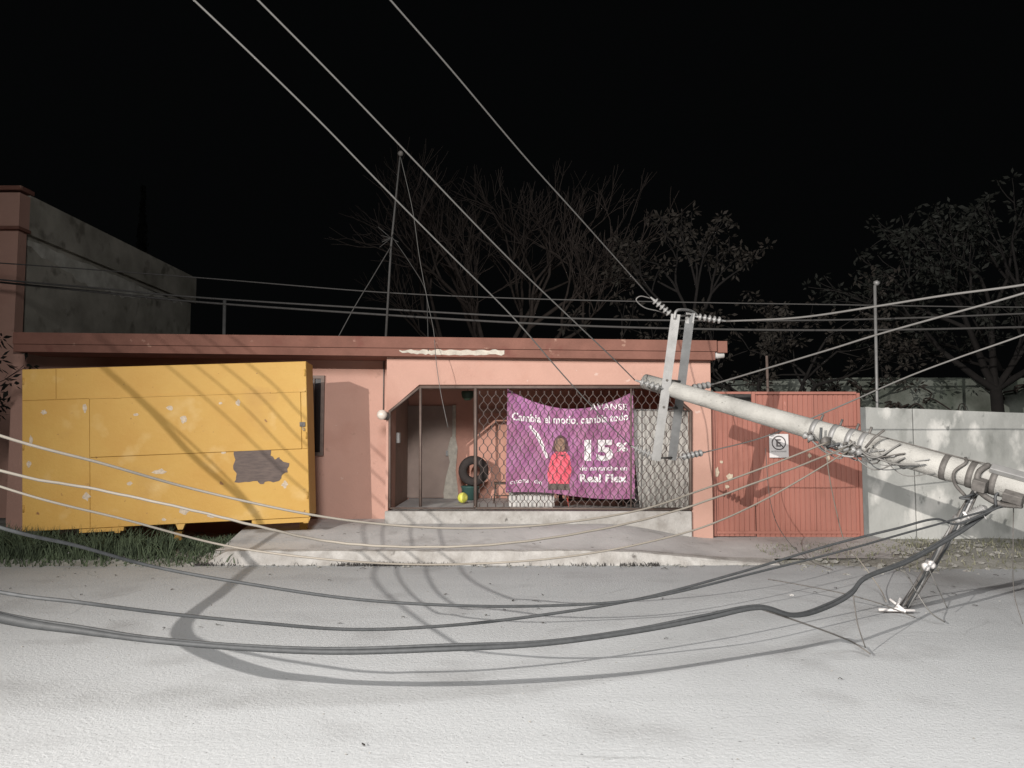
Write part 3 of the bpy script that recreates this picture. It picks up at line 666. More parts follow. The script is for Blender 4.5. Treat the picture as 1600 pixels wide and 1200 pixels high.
# ================================================================== FALLEN POLE
P1 = pd(1008, 596, 9.0); P3 = pd(1520, 742, 6.6); dirp = (P3-P1)
def pole_pt(s): return P1+dirp*s
send = P1[2]/(-dirp[2])*.985
pole = empty('fallen_utility_pole', tuple(pole_pt(send))); tag(pole, 'toppled concrete utility pole leaning across the street with double steel crossarm', 'utility pole')
pts = [pole_pt(send*i/14) for i in range(15)]; rad = [.088+.024*(send*i/14) for i in range(15)]
o = sub(MB().tube(pts, rad, 26).build('shaft', 'concrete_pole'), pole)
ap = dirp/np.linalg.norm(dirp)
# crossarm channels
def channel(pa, pb, wdt, dep, side, name, m='galv'):
    pa, pb = np.array(pa, float), np.array(pb, float); u = pb-pa; L = np.linalg.norm(u); u /= L
    n = np.array(side, float); n -= u*(n@u); n /= np.linalg.norm(n); w = np.cross(u, n)
    t = .010; prof_ = [(-wdt/2, 0), (wdt/2, 0), (wdt/2, dep), (wdt/2-t, dep), (wdt/2-t, t), (-wdt/2+t, t), (-wdt/2+t, dep), (-wdt/2, dep)]
    vs = [pa+w*a+n*b for a, b in prof_]+[pb+w*a+n*b for a, b in prof_]; k = len(prof_)
    fs = [tuple(range(k)), tuple(range(2*k-1, k-1, -1))]+[(i, (i+1) % k, (i+1) % k+k, i+k) for i in range(k)]
    return sub(MB().add(vs, fs).build(name, m), pole)
fa, fb = pd(1056, 491, 8.50), pd(1025, 720, 8.84)
ba, bb = pd(1079, 489, 8.80), pd(1050, 719, 9.16)
a1 = channel(fa, fb, .100, .045, (.2, 1, 0), 'crossarm')
a2 = channel(ba, bb, .100, .045, (.2, 1, 0), 'crossarm')
top_l, top_r = (fa+ba)/2, None
def discs(pa, pb, n=5, r=.043, name='insulator', m='porcelain', r0=.012):
    pa, pb = np.array(pa, float), np.array(pb, float); L = np.linalg.norm(pb-pa); prof_ = [(.006, 0), (r0*.8, .01)]
    for i in range(n):
        h = L*(.16+.72*i/n); q = L*.72/n
        prof_ += [(r0, h), (r, h+q*.18), (r*.92, h+q*.42), (r0*1.3, h+q*.55), (r0, h+q*.9)]
    prof_ += [(r0*.8, L*.97), (.006, L)]
    return sub(MB().lathe(prof_, pa, pb-pa, 14).build(name, m), pole)
discs(pd(1052, 495, 8.60), pd(1016, 464, 8.55), 5)
discs(pd(1083, 494, 8.84), pd(1135, 502, 8.9), 5)
discs(pd(1036, 607, 8.66), pd(992, 594, 8.6), 4)
discs(pd(1077, 607, 9.05), pd(1116, 600, 9.3), 4)
discs(pd(1028, 716, 8.88), pd(986, 697, 9.0), 5, .05)
discs(pd(1060, 715, 9.2), pd(1104, 706, 9.4), 5)
# end links and bolts between the two arms
for a, b in (((1056, 494, 8.5), (1080, 493, 8.84)), ((1026, 716, 8.84), (1052, 715, 9.2)), ((1042, 594, 8.64), (1065, 596, 9.02)), ((1037, 636, 8.70), (1060, 638, 9.08))):
    sub(MB().tube([pd(*a), pd(*b)], .014, 6).build('through_bolt', 'rust'), pole)
sub(MB().tube(spline([pd(1054, 498, 8.49), pd(1056, 487, 8.49), pd(1070, 484, 8.64), pd(1084, 488, 8.82), pd(1092, 496, 8.88)], 5), .016, 6).build('end_bracket', 'galv'), pole)
# preformed loop at the top conductor
sub(MB().tube(spline([pd(1016, 466, 8.55), pd(1000, 463, 8.5), pd(994, 468, 8.5), pd(1006, 480, 8.55), pd(1028, 486, 8.65), pd(1045, 492, 8.8)], 6), .007, 5).build('jumper_loop', 'wire'), pole)
def band(s, r=None, wd=.05, m='galv'):
    c = pole_pt(s); rr = (.088+.024*s)+.006 if r is None else r
    return sub(MB().lathe([(rr-.004, -wd/2), (rr, -wd/2), (rr, wd/2), (rr-.004, wd/2)], c, ap, 28).build('clamp_band', m), pole)
# view-facing side vector and up-ish vector around the shaft
def around(s, ang, extra=0.):
    c = pole_pt(s); up = np.array([0, 0, 1.])-ap*ap[2]; up /= np.linalg.norm(up); sd = np.cross(ap, up)
    if sd[1] > 0: sd = -sd
    r = .088+.024*s+extra; return c+(math.cos(ang)*sd+math.sin(ang)*up)*r, (math.cos(ang)*sd+math.sin(ang)*up)
for s in (.09, .60, .655, .70, .735, .94, 1.0, 1.05): band(s, m='galv' if s < .9 else 'rust')
# spools and brackets of the low-voltage rack
for s in (.602, .657, .702, .737):
    for an in (1.9, -.2, -.75):
        c, d = around(s, an, .0)
        sub(MB().tube([c-d*.01, c+d*.07], .012, 6).build('bolt', 'rust'), pole)
    c, d = around(s, -.45, .055)
    sub(MB().lathe([(.012, -.055), (.034, -.05), (.034, -.03), (.018, -.02), (.018, .0), (.034, .01), (.034, .03), (.018, .04), (.012, .05)], c, d*.2+ap, 12).build('spool_insulator', 'porcelain'), pole)
def vine(pts, r, name='service_wire', m='black', parent=pole, n=6, per=6):
    return sub(MB().tube(spline(pts, per), r, n).build(name, m), parent)
for k_ in range(16):
    s0 = .59+.012*k_; c1, _ = around(s0, random.uniform(-1.2, .3), .03); c2, _ = around(s0+random.uniform(.03, .10), random.uniform(-1.5, -.3), random.uniform(.03, .12)); c3, _ = around(s0+random.uniform(.08, .16), random.uniform(-1.0, .9), .03)
    vine([c1, c2, c3], random.choice([.005, .007, .009]), m=random.choice(['wire', 'rust', 'black', 'galv']))
vine([pd(1283, 668, 7.3), pd(1284, 690, 7.3), pd(1296, 697, 7.25), pd(1312, 693, 7.2)], .013, m='black')
sub(MB().lathe([(.0, -.03), (.04, -.03), (.045, .0), (.04, .03), (.0, .03)], pd(1290, 690, 7.25), (.3, -1, .3), 14).build('dead_end_spool', 'rust'), pole)
c = pd(1364, 712, 7.1)
sub(MB().tube([c+np.array([.075*math.cos(a), 0, .075*math.sin(a)]) for a in np.linspace(0, 6.283, 20)], .006, 5).build('tie_loop', 'rust'), pole)
c = pd(1362, 686, 7.0)
sub(MB().tube([pd(1352, 700, 7.0), pd(1366, 684, 6.95), pd(1382, 672, 6.9)], .012, 5).build('hook', 'rust'), pole)
# steel box bracket near the frame edge
def obox(name, s, ang, L, W, Dp, m, ext=0.):
    c, d = around(s, ang, Dp/2+ext); w_ = np.cross(ap, d); vs = []
    for i in (-1, 1):
        for j in (-1, 1):
            for k in (-1, 1): vs.append(c+ap*i*L/2+w_*j*W/2+d*k*Dp/2)
    o = sub(MB().add(vs, [(0, 1, 3, 2), (4, 6, 7, 5), (0, 4, 5, 1), (2, 3, 7, 6), (0, 2, 6, 4), (1, 5, 7, 3)]).build(name, m), pole); bevel(o, .006); return o
obox('steel_bracket', 1.075, .9, .26, .07, .05, 'galv'); obox('steel_bracket', 1.03, -.3, .10, .10, .09, 'rust'); obox('steel_bracket', 1.10, -.5, .14, .08, .07, 'rust')
vine([around(.975, 1.6, .01)[0], around(.985, .8, .02)[0], around(.97, .0, .03)[0], around(.975, -.8, .03)[0], around(1.0, -1.3, .08)[0]], .014, 'strap', 'rust')
vine([around(1.03, 1.2, .02)[0], around(1.02, .3, .04)[0], around(1.03, -.6, .05)[0], around(1.07, -1.2, .06)[0], around(1.12, -.8, .05)[0]], .024, 'strap', 'rust')
vine([around(.7, 1.5, .004)[0], around(.85, 1.45, .006)[0], around(.97, 1.35, .010)[0], around(1.06, 1.2, .03)[0]], .006, 'service_wire', 'rust')
vine([around(1.02, -1.0, .05)[0], pd(1512, 775, 6.5), pd(1500, 778, 6.5), pd(1516, 780, 6.45)], .010, 'service_wire', 'black')
for q_ in (([1515, 775, 6.55], [1545, 768, 6.5], [1562, 760, 6.5], [1590, 766, 6.4], [1640, 770, 6.3]), ([1556, 790, 6.4], [1556, 774, 6.4], [1572, 764, 6.4], [1600, 764, 6.4], [1640, 770, 6.3])):
    vine([pd(*a) for a in q_], .011, 'service_wire', 'black')

# ================================================================== CABLES
def cable(name, label, pts, r, m, cat='cable', group=None, n=6, per=9, wob=.0):
    P = spline(pts, per)
    if wob:
        P = [p_+np.array([0, math.sin(i*.9)*wob, math.sin(i*1.7+1)*wob]) for i, p_ in enumerate(P)]
    o = MB().tube(P, r, n).build(name, m); tag(o, label, cat, group); return o
def from_shadow(G, ya, slope):      # where a cable in the vertical plane y = ya + slope*x crosses the light path to ground point G
    G = np.array(G, float); v = G-LAMP; t = (ya+slope*LAMP[0]-LAMP[1])/(v[1]-slope*v[0]); return LAMP+v*t
def out_left(tgt, first, slope=.27):   # tgt: points where the shadow falls; first: first in-frame point
    ya = first[1]-slope*first[0]; return [from_shadow(g, ya, slope) for g in tgt]
far_anchor = np.array([-11.5, 1.2, 7.6])
GRP = 'black cables sagging low over the street'
A_in = [(-2.54, 3.87, .70), (-2.17, 3.93, .62), (-1.80, 4.0, .55), (-1.03, 4.17, .45), (-.35, 4.30, .43), (.18, 4.48, .41), (.77, 4.73, .42)]
A_in = [np.array(p_) for p_ in A_in]
tA = out_left([pd(215, 618, 10.2), pd(300, 712, 10.2), pd(398, 803, 10.3), pg(430, 868), pg(350, 922), pg(283, 985)], A_in[0])
A_out = [pd(1100, 967, 4.9), pd(1188, 950, 5.1), pd(1240, 962, 5.25), pd(1290, 950, 5.5), pd(1330, 928, 5.7), pd(1350, 905, 5.85), pd(1420, 877, 6.1), pd(1500, 832, 6.35), pd(1600, 768, 6.5), pd(1720, 745, 6.3)]
cA = [far_anchor]+tA+A_in+A_out
nA = (len(cA)-1)*9+1
cable('black_cable', 'thickest black cable, lowest over the street, kinked near the fallen pole', cA, [float(np.interp(i/9, [0, 4, 6, 8.5], [.022, .024, .035, .0145])) for i in range(nA)], 'black', group=GRP)  # unseen left end made thicker to broaden the shadow it casts
cable('black_cable', 'thinner black cable twisted alongside the lowest thick one', [p_+np.array([0, .012, .014+.005*math.sin(i*1.9)]) for i, p_ in enumerate(cA)], .009, 'black', group=GRP)
B_in = [np.array(p_) for p_ in [(-2.36, 3.59, .88), (-2.02, 3.65, .82), (-1.73, 3.84, .73), (-1.33, 4.06, .63), (-.88, 4.32, .53), (-.37, 4.53, .50), (.20, 4.80, .50), (.84, 5.12, .53)]]
tB = out_left([pd(224, 622, 10.2), pd(402, 803, 10.3), pg(433, 868), pg(354, 926), pg(290, 984)], B_in[0])
B_out = [pd(1150, 896, 5.5), pd(1300, 851, 5.9), pd(1400, 826, 6.1), pd(1465, 811, 6.25), pd(1492, 819, 6.3), pd(1530, 806, 6.35), pd(1600, 778, 6.4), pd(1720, 760, 6.2)]
cB = [far_anchor+np.array([0, .1, .1])]+tB+B_in+B_out
cable('black_cable', 'black cable sagging between the thick kinked one and the uppermost one', cB, .0092, 'black', group=GRP)
C_in = [np.array(p_) for p_ in [(-2.17, 3.29, 1.21), (-1.98, 3.53, 1.10), (-1.75, 3.80, .96), (-1.30, 3.96, .84), (-.84, 4.11, .74), (-.35, 4.28, .67), (.18, 4.54, .61), (.79, 4.82, .59)]]
C_out = [pd(1200, 890, 5.4), pd(1330, 857, 5.8), pd(1440, 826, 6.15), pd(1600, 785, 6.45), pd(1720, 770, 6.2)]
tC = out_left([pd(290, 595, 10.2), pd(475, 765, 10.4), pg(597, 875), pg(585, 905)], C_in[0], .36)
cC = [far_anchor+np.array([0, .2, .2])]+tC+C_in+C_out
cable('black_cable', 'uppermost black cable, thin, crossing the other cables in mid street', cC, .0080, 'black', group=GRP)
G2 = 'pale service drops strung low across the kiosk'
Pa = [(-2.54, 3.81, 1.60), (-2.19, 4.12, 1.45), (-1.85, 4.48, 1.29), (-1.26, 4.81, 1.11), (-.83, 5.05, 1.02), (-.35, 5.26, .97)]
Pa = [np.array(p_) for p_ in Pa]
cable('service_drop', 'topmost pale service drop passing the bottom corner of the yellow kiosk', [far_anchor+np.array([0, .3, .3])]+out_left([pd(405, 582, 10.3), pd(480, 655, 10.4), pg(718, 880)], Pa[0], .5)+Pa+[pd(850, 820, 5.5), pd(1000, 797, 5.9), pd(1100, 764, 6.4), pd(1200, 728, 6.8), pd(1296, 690, 7.1)], .0078, 'drop', group=G2)
Pb = [(-2.55, 3.74, 1.43), (-2.23, 4.15, 1.31), (-1.74, 4.21, 1.19), (-1.47, 4.46, 1.08), (-1.16, 4.68, .97), (-.79, 4.77, .92), (-.21, 4.94, .90)]
Pb = [np.array(p_) for p_ in Pb]; Pb[0] = pd(0, 735, 3.9)
Pb[2] = pd(300, 797, 4.33)
cable('service_drop', 'middle pale service drop with a rough frayed surface', [far_anchor+np.array([0, .4, .1])]+out_left([pd(367, 586, 10.25), pd(480, 695, 10.4), pg(668, 880)], Pb[0], .5)+Pb+[pd(900, 834, 5.3), pd(1050, 800, 5.8), pd(1200, 747, 6.4), pd(1325, 698, 7.0)], .0078, 'drop', group=G2, wob=.0012)
Pc = [pd(0, 760, 4.0), pd(200, 813, 4.4), pd(350, 852, 4.72), pd(500, 873, 4.83), pd(650, 882, 5.03), pd(800, 878, 5.18), pd(900, 868, 5.36)]
cable('service_drop', 'lowest pale service drop, grazing the kerb line in the view', [far_anchor+np.array([0, .5, .0])]+out_left([pd(330, 590, 10.25), pd(480, 735, 10.4), pg(622, 880)], Pc[0], .45)+Pc+[pd(1000, 850, 5.6), pd(1100, 823, 5.9), pd(1200, 778, 6.4), pd(1330, 702, 7.0)], .0068, 'drop', group=G2)
# high conductors coming down to the crossarm
G3 = 'bare overhead conductors on the left side of the crossarm'
def cond(label, lst, extra, r=.0065, g=G3, name='overhead_conductor', per=8):
    P = px3(lst); 
    if extra is not None: P = [P[0]+(P[0]-P[1])*extra]+P
    cable(name, label, P, r, 'wire', 'cable', g, per=per)
def lin(lst, D0, D1):
    L = []; acc = [0]
    for i in range(1, len(lst)): acc.append(acc[-1]+math.hypot(lst[i][0]-lst[i-1][0], lst[i][1]-lst[i-1][1]))
    for p_, a in zip(lst, acc):
        t = a/acc[-1]; L.append((p_[0], p_[1], 1/((1-t)/D0+t/D1)))
    return L
cond('bare conductor running down to the lowest insulator of the crossarm, over the banner', lin([(303, 0), (400, 92), (500, 190), (600, 293), (700, 394), (800, 494), (880, 586), (940, 651), (986, 697)], 4.6, 9.0), .9)
cond('bare conductor ending at the insulator on the tip of the fallen pole', lin([(403, 0), (520, 118), (640, 243), (720, 327), (800, 409), (900, 505), (960, 562), (992, 594)], 4.7, 8.6), .9)
cond('bare conductor ending at the topmost insulator of the crossarm', lin([(610, 0), (700, 103), (820, 245), (900, 334), (1016, 464)], 5.0, 8.55), .9)
G4 = 'overhead conductors leaving the crossarm to the right'
cond('conductor leaving the top of the crossarm and rising gently over the back wall', lin([(1135, 502), (1250, 496), (1367, 479), (1480, 461), (1600, 445), (1760, 415)], 8.9, 6.0), None, .011, G4)
cond('conductor leaving the middle of the crossarm just above the red gate', lin([(1116, 600), (1200, 575), (1300, 545), (1367, 524), (1480, 492), (1600, 458), (1760, 405)], 9.3, 6.0), None, .010, G4)
cond('conductor leaving the foot of the crossarm and crossing in front of the red gate', lin([(1104, 706), (1190, 684), (1300, 640), (1420, 588), (1500, 558), (1600, 523), (1760, 460)], 9.4, 6.0), None, .008, G4)
G5 = 'dark cables strung behind the house roof'
for k_, (lb, ls) in enumerate((('highest dark cable behind the roof, crossing the neighbour wall', [(-300, 392), (0, 411), (312, 434), (600, 457), (800, 466), (1000, 471), (1300, 476), (1600, 480), (1900, 478)]),
                               ('middle dark cable behind the roof, close above the lowest one', [(-300, 405), (0, 437), (150, 450), (300, 464), (600, 483), (800, 494), (1000, 500), (1300, 500), (1600, 490), (1900, 475)]),
                               ('lowest dark cable behind the roof, thickest of the three', [(-300, 409), (0, 441), (150, 456), (300, 471), (600, 492), (800, 504), (1000, 512), (1300, 516), (1600, 511), (1900, 500)]))):
    cable('distant_cable', lb, [pd(a, b, 13.2+.15*k_) for a, b in ls], (.011, .017, .020)[k_], 'farwire', 'cable', G5)
# thin loose wires
G6 = 'thin loose wires trailing from the fallen pole'
def loose(label, lst, r=.004, m='rust'): cable('loose_wire', label, px3(lst), r, m, 'wire', G6, n=5)
loose('thin wire curling down in front of the red gate to the street', [(1290, 700, 7.1), (1296, 745, 7.3), (1306, 795, 7.6), (1322, 850, 7.9), (1345, 878, 8.0), (1372, 915, 7.9), (1385, 940, 7.4)], .005, 'drop')
loose('thin dark wire drooping down the middle of the red gate', [(1196, 700, 10.9), (1203, 780, 10.9), (1222, 833, 10.2), (1262, 874, 9.6), (1300, 890, 9.2)], .005)
loose('pale wire arching over the torn bundle to the street', [(1400, 888, 6.9), (1415, 896, 6.8), (1435, 930, 6.6), (1455, 958, 6.55), (1476, 972, 6.57)], .006, 'wire')
loose('short pale wire beside the white clamp on the street', [(1451, 888, 6.8), (1462, 912, 6.8), (1480, 950, 6.9)], .005, 'wire')
loose('wire trailing along the street below the kinked cable', [(1190, 952, 5.1), (1250, 972, 5.3), (1310, 994, 5.5), (1340, 1008, 5.7), (1360, 1022, 5.65)], .006)
loose('wire hanging from the kink of the thick cable', [(1333, 930, 5.7), (1340, 975, 5.7), (1352, 1012, 5.72)], .005)
loose('hair-thin vertical wire near the pole bracket', [(1584, 768, 6.5), (1583, 850, 6.5), (1585, 930, 6.6), (1598, 975, 6.5)], .004)
loose('wire from the clamp looping back toward the kink', [(1430, 965, 6.8), (1380, 945, 6.9), (1320, 928, 7.0), (1240, 912, 7.4), (1200, 905, 7.6)], .005)
# torn bundle
tb = empty('torn_cable_bundle', tuple(pg(1410, 948))); tag(tb, 'torn dark cable bundle hanging from the pole down to the street', 'cable bundle')
path = [pd(1527, 762, 6.6), pd(1508, 795, 6.62), pd(1488, 828, 6.65), pd(1470, 858, 6.75), pd(1452, 886, 6.9), pd(1432, 918, 7.0), pd(1412, 948, 7.13)]
for k_ in range(9):
    a = k_*.7; off = [np.array([.028*math.cos(a+i*.6), .03*math.sin(a+i*.6), .012*math.sin(a*2+i)])*(1 if i else .6) for i in range(len(path))]
    sub(MB().tube(spline([p_+q_ for p_, q_ in zip(path, off)], 6), .013, 6).build('strand', ['galv', 'rust', 'black'][k_ % 3]), tb)
for t_, (a, b) in enumerate(((1500, 812), (1455, 880))):
    c = pd(a, b, 6.62 if t_ == 0 else 6.88)
    sub(MB().lathe([(.052, -.02), (.056, -.01), (.056, .01), (.052, .02)], c, path[3]-path[2], 12).build('binding', 'galv'), tb)
# splice closure with ribs, hanging beside it
sc_ = empty('splice_closure', tuple(pd(1522, 803, 6.5))); tag(sc_, 'pale ribbed splice closure hanging below the pole bracket', 'splice closure')
pa, pb = pd(1500, 815, 6.5), pd(1542, 792, 6.45); L = np.linalg.norm(pb-pa); prof_ = [(.005, 0), (.012, L*.1), (.028, L*.3)]
for i in range(7): h = L*(.35+.08*i); prof_ += [(.034, h), (.042, h+L*.02), (.042, h+L*.04), (.034, h+L*.06)]
prof_ += [(.02, L*.97), (.006, L)]
sub(MB().lathe(prof_, pa, pb-pa, 14).build('closure_body', 'porcelain'), sc_)
sub(MB().tube([pd(1505, 800, 6.45), pd(1516, 811, 6.45)], .010, 5).build('clip', 'sign'), sc_)
sub(MB().tube([pd(1534, 800, 6.4), pd(1541, 811, 6.4)], .005, 5).build('clip', 'sign'), sc_)
# white clamp on the street, small insulator
wc = empty('broken_clamp', tuple(pg(1405, 955))); tag(wc, 'broken white clamp lying on the street at the end of the torn bundle', 'clamp')
c = pg(1405, 956, .02)
for (a, b, r_) in (((-.17, .03, .012), (.12, -.04, .02), .014), ((-.03, .10, .09), (.04, -.04, .01), .014), ((-.06, -.02, .03), (.08, .04, .03), .010), ((-.01, .05, .02), (.02, .0, .12), .012)):
    sub(MB().tube([c+np.array(a), c+np.array(b)], r_, 5).build('clamp_bar', 'sign'), wc)
si = MB().lathe([(.01, -.05), (.035, -.045), (.038, -.02), (.02, -.01), (.02, .01), (.038, .02), (.035, .045), (.01, .05)], pd(1451, 884, 6.82), (1, .2, .3), 14).build('spool_insulator', 'sign')
tag(si, 'small white spool insulator caught on the torn cable bundle', 'insulator')

# ================================================================== MASTS
ms = empty('antenna_mast', tuple(pd(603, 530, 12.6))); tag(ms, 'thin leaning antenna mast with a ball tip on the house roof', 'mast')
sub(MB().tube([pd(602, 545, 12.6), pd(611, 385, 12.6), pd(625, 245, 12.6)], [.022, .018, .014], 8).build('mast_pipe', 'farwire'), ms)
sub(MB().lathe([(.048*math.sin(math.pi*j/8), -.048*math.cos(math.pi*j/8)) for j in range(9)], pd(626, 240, 12.6), (0, 0, 1), 14).build('ball_tip', 'rust'), ms)
for i in range(7):
    a = pd(611, 372, 12.6); b = a+np.array([random.uniform(-.22, .22), random.uniform(-.15, .15), random.uniform(-.22, .25)])
    sub(MB().tube([a, b], .005, 5).build('antenna_rod', 'farwire'), ms)
for lb, ls, r_ in (('guy_wire', [(611, 385, 12.55), (578, 440, 12.2), (555, 478, 12.0), (524, 535, 11.9)], .008), ('guy_wire', [(614, 372, 12.6), (640, 410, 12.4), (664, 452, 12.0), (668, 500, 11.5), (669, 548, 11.1)], .006),
                   ('coaxial_wire', [(626, 246, 12.6), (645, 330, 12.4), (655, 400, 12.2), (668, 470, 11.8), (678, 520, 11.2), (681, 560, 10.9), (688, 610, 10.8), (700, 668, 10.8)], .005)):
    sub(MB().tube(spline(px3(ls), 6), r_, 5).build(lb, 'farwire' if lb == 'guy_wire' else 'wire'), ms)
st_ = empty('steel_post', tuple(pd(1367, 640, 12.4))); tag(st_, 'tall thin steel post with a small cap behind the cement wall', 'post')
sub(MB().tube([(X(1367, 600, 12.4), 12.4, 0), pd(1367, 446, 12.4)], .024, 10).build('post_pipe', 'galv'), st_)
sub(MB().lathe([(.03, 0), (.05, .03), (.05, .06), (.0, .09)], pd(1369, 446, 12.4), (.2, 0, 1), 10).build('cap', 'galv'), st_)
sp = MB().tube([(X(1202, 600, 12.2), 12.2, 0), pd(1198, 556, 12.2)], .022, 8).build('rusty_stake', 'frame'); tag(sp, 'short brown stake rising behind the red gate', 'stake')
sp = MB().tube([(X(352, 500, 18), 18, 0), pd(351, 468, 18)], .04, 8).build('roof_post', 'galv'); tag(sp, 'faint grey post standing beyond the house roof', 'post')

# ================================================================== TREES
def grow(mb, tips, p, d, L, r, lev, spread, upb, shrink=.74, kids=(2, 3)):
    n = 3; pts = [p]; q = p.copy(); dd = d.copy()
    for i in range(n):
        dd = dd+np.array([random.gauss(0, .12), random.gauss(0, .12), random.gauss(0, .09)+upb*.1]); dd /= np.linalg.norm(dd); q = q+dd*L/n; pts.append(q.copy())
    mb.tube(pts, [r*(1-.35*i/n) for i in range(n+1)], 5 if r > .03 else 3, False)
    if lev == 0: tips.append((q, dd)); return
    for k in range(random.randint(*kids)):
        nd = dd+np.array([random.gauss(0, spread), random.gauss(0, spread), random.gauss(0, spread*.8)+upb*.3]); nd /= np.linalg.norm(nd)
        at = pts[-1] if k < 2 else pts[random.randint(1, n)]
        grow(mb, tips, at, nd, L*shrink*random.uniform(.8, 1.15), r*.62, lev-1, spread, upb, shrink, kids)
    if lev <= 2: tips.append((q, dd))
def tree(name, base, H0, limbs, L, r, lev, spread, upb, label, leaf=None, nleaf=0, lsize=.1, kids=(2, 3), cat='tree', group=None, lean=(0, 0)):
    bk_ = 'bark2' if leaf else 'bark'; t = empty(name, tuple(base)); tag(t, label, cat, group); base = np.array(base, float); tips = []
    top = base+np.array([lean[0], lean[1], H0])
    sub(MB().tube([base-np.array([0, 0, .2]), (base+top)/2+np.array([.08, 0, 0]), top], [r*1.5, r*1.2, r], 10).build('trunk', bk_), t)
    mb = MB()
    for (dx, dy, dz) in limbs:
        d = np.array([dx, dy, dz], float); d /= np.linalg.norm(d); grow(mb, tips, top, d, L, r*.72, lev, spread, upb, .76, kids)
    sub(mb.build('branches', bk_, recalc=False), t)
    if leaf:
        vs = []; fs = []
        for (q, dd) in tips:
            for k in range(nleaf):
                a = np.array([random.gauss(0, 1), random.gauss(0, 1), random.gauss(-.25, .8)]); a /= np.linalg.norm(a); b = np.cross(a, [random.random(), random.random(), random.random()]); b /= np.linalg.norm(b)
                s = lsize*random.uniform(.6, 1.3); c = q+a*s*random.uniform(.2, 1.0); i = len(vs)
                vs += [c, c+a*s*.5+b*s*.24, c+a*s*1.1, c+a*s*.5-b*s*.24]; fs.append((i, i+1, i+2, i+3))
        sub(MB().add(vs, fs).build('leaves', leaf, recalc=False), t)
    return t
random.seed(21)
tree('bare_tree', (-.5, 22, 0), 2.9, [(-1.0, 0, .75), (-.55, .3, 1.1), (-.1, -.2, 1.4), (.35, .3, 1.35), (.8, 0, 1.1), (1.2, -.2, .75)], 2.05, .15, 5, .38, .28, 'large leafless tree spreading behind the house roof', kids=(3, 3))
random.seed(5)
tree('slender_tree', (3.95, 17, 0), 3.9, [(-.6, 0, .9), (.05, .2, 1.2), (.65, 0, .8), (.3, .4, 1.)], 1.0, .07, 3, .42, .35, 'slender young tree with sparse leaf tufts, behind the crossarm', 'leaf', 11, .12)
random.seed(9)
tree('bushy_tree', (5.9, 16.3, 0), 1.7, [(-1, 0, .6), (-.5, .3, 1.), (.1, 0, 1.2), (.6, 0, 1.), (1, .2, .6), (-1.3, .1, .35)], 1.15, .08, 4, .5, .15, 'bushy dry-leaved tree behind the red gate', 'leaf', 9, .11)
random.seed(13)
tree('leafy_tree', (2.2, 18.2, 0), 2.0, [(-.9, 0, .6), (-.2, 0, 1.), (.6, .1, .9)], 1.05, .07, 3, .5, .2, 'low dark tree showing above the roof, left of the slender one', 'leaf', 9, .12)
random.seed(31)
tree('dark_tree', (10.6, 16.8, 0), 2.6, [(-1, 0, .7), (-.45, .2, 1.1), (.1, 0, 1.3), (.7, .2, 1.0), (1.1, 0, .6)], 1.45, .12, 4, .48, .2, 'big dark green tree beyond the cement wall', 'leafg', 9, .115)
random.seed(33)
tree('dark_tree', (13.6, 19.5, 0), 2.6, [(-1, 0, .7), (-.45, .2, 1.1), (.1, 0, 1.3), (.7, .2, 1.0)], 1.5, .12, 4, .48, .2, 'farther dark tree at the edge of the view beyond the cement wall', 'leafg', 8, .115)
# bare climbing twigs in front of the back wall
random.seed(40)
tw = empty('bare_creeper', (9.0, 18.6, 0)); tag(tw, 'leafless creeper twigs running over the dark back wall', 'creeper')
for i in range(14):
    x = random.uniform(5.2, 12.5); y = 18.75; p_ = np.array([x, y, random.uniform(1.9, 2.8)]); L_ = [p_]
    for k in range(7): p_ = p_+np.array([random.uniform(-.35, .35), random.uniform(-.03, .03), random.uniform(-.22, .26)]); L_.append(p_)
    sub(MB().tube(spline(L_, 3), random.uniform(.012, .03), 5).build('stem', 'bark'), tw)
# faint cypress far left
random.seed(44)
cy_ = empty('cypress_tree', (-15.9, 32.5, 0)); tag(cy_, 'slim dark cypress far behind the neighbour building', 'tree')
sub(MB().tube([(-15.9, 32.5, -.2), (-15.9, 32.5, 10.5)], [.14, .03], 8).build('trunk', 'bark'), cy_)
vs = []; fs = []
for i in range(2600):
    h = random.uniform(1.2, 12.2); rr = .62*(1-((h-1)/11.3)**1.5)*random.uniform(.3, 1); a = random.uniform(0, 6.28); c = np.array([-15.9+rr*math.cos(a), 32.5+rr*math.sin(a), h]); s = .2; k = len(vs)
    vs += [c, c+np.array([random.uniform(-.1, .1), random.uniform(-.1, .1), s]), c+np.array([random.uniform(-.12, .12), random.uniform(-.12, .12), s*.4])]; fs.append((k, k+1, k+2))
sub(MB().add(vs, fs).build('foliage', 'leafg', recalc=False), cy_)
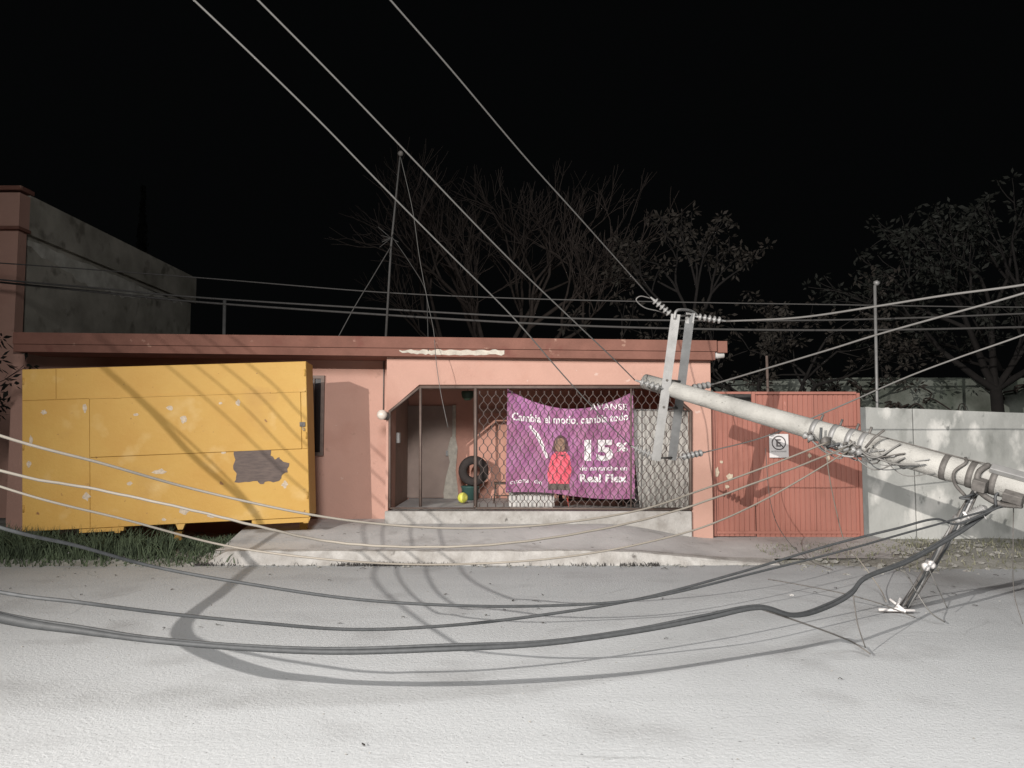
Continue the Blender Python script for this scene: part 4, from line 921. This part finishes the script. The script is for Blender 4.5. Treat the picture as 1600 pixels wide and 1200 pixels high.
# dark shrub at the house corner
random.seed(45)
tree('dark_shrub', (-8.35, 11.5, 0), .9, [(-.5, 0, .8), (0, .2, 1), (.12, -.1, .9), (-.2, -.2, 1)], .78, .035, 3, .42, .3, 'dark overgrown shrub at the corner of the pink house', 'leafg', 8, .12, cat='shrub')

# ================================================================== LITTER
random.seed(50)
def crumple(name, pos, s, m, label, cat, flat=.45, col=None):
    bm = bmesh.new(); bmesh.ops.create_icosphere(bm, subdivisions=2, radius=s)
    for v in bm.verts:
        v.co *= random.uniform(.55, 1.3); v.co.z *= flat
    me = bpy.data.meshes.new(name); bm.to_mesh(me); bm.free(); o = link(name, me, m); o.location = (pos[0], pos[1], pos[2]+s*flat*.6); o.rotation_euler = (0, 0, random.uniform(0, 6)); tag(o, label, cat); return o
def gnd(px, py, z): 
    p_ = pg(px, py, z); return p_
crumple('plastic_bag', gnd(116, 867, .08), .085, 'white', 'crumpled white plastic bag on the grass, largest of the litter', 'bag')
crumple('paper_scrap', gnd(144, 868, .06), .03, 'white', 'small white scrap just beside the crumpled bag', 'scrap')
crumple('plastic_bag', gnd(205, 858, .13), .06, 'white', 'torn translucent bag in the middle of the grass', 'bag')
crumple('plastic_wrapper', gnd(249, 860, .12), .05, 'red', 'red wrapper lying in the grass below the kiosk', 'wrapper')
crumple('plastic_wrapper', gnd(187, 872, .04), .025, 'red', 'tiny red wrapper at the grass edge by the street', 'wrapper')
crumple('paper_scrap', gnd(228, 874, .04), .022, 'white', 'tiny white scrap at the grass edge near the street', 'scrap')
crumple('paper_scrap', gnd(242, 873, .04), .024, 'white', 'white scrap nearest the start of the kerb', 'scrap')
crumple('foam_cup', gnd(378, 815, .30), .045, 'white', 'white crushed cup under the kiosk bottom rail', 'cup')
crumple('stone', gnd(1158, 876, .02), .018, 'stone', 'single pale stone lying alone on the street before the gate', 'stone')
crumple('paper_scrap', gnd(1237, 931, .0), .022, 'white', 'small white scrap lying on the open street', 'scrap')
crumple('stone', gnd(1258, 880, .0), .02, 'stone', 'pale stone at the street edge before the red gate', 'stone')
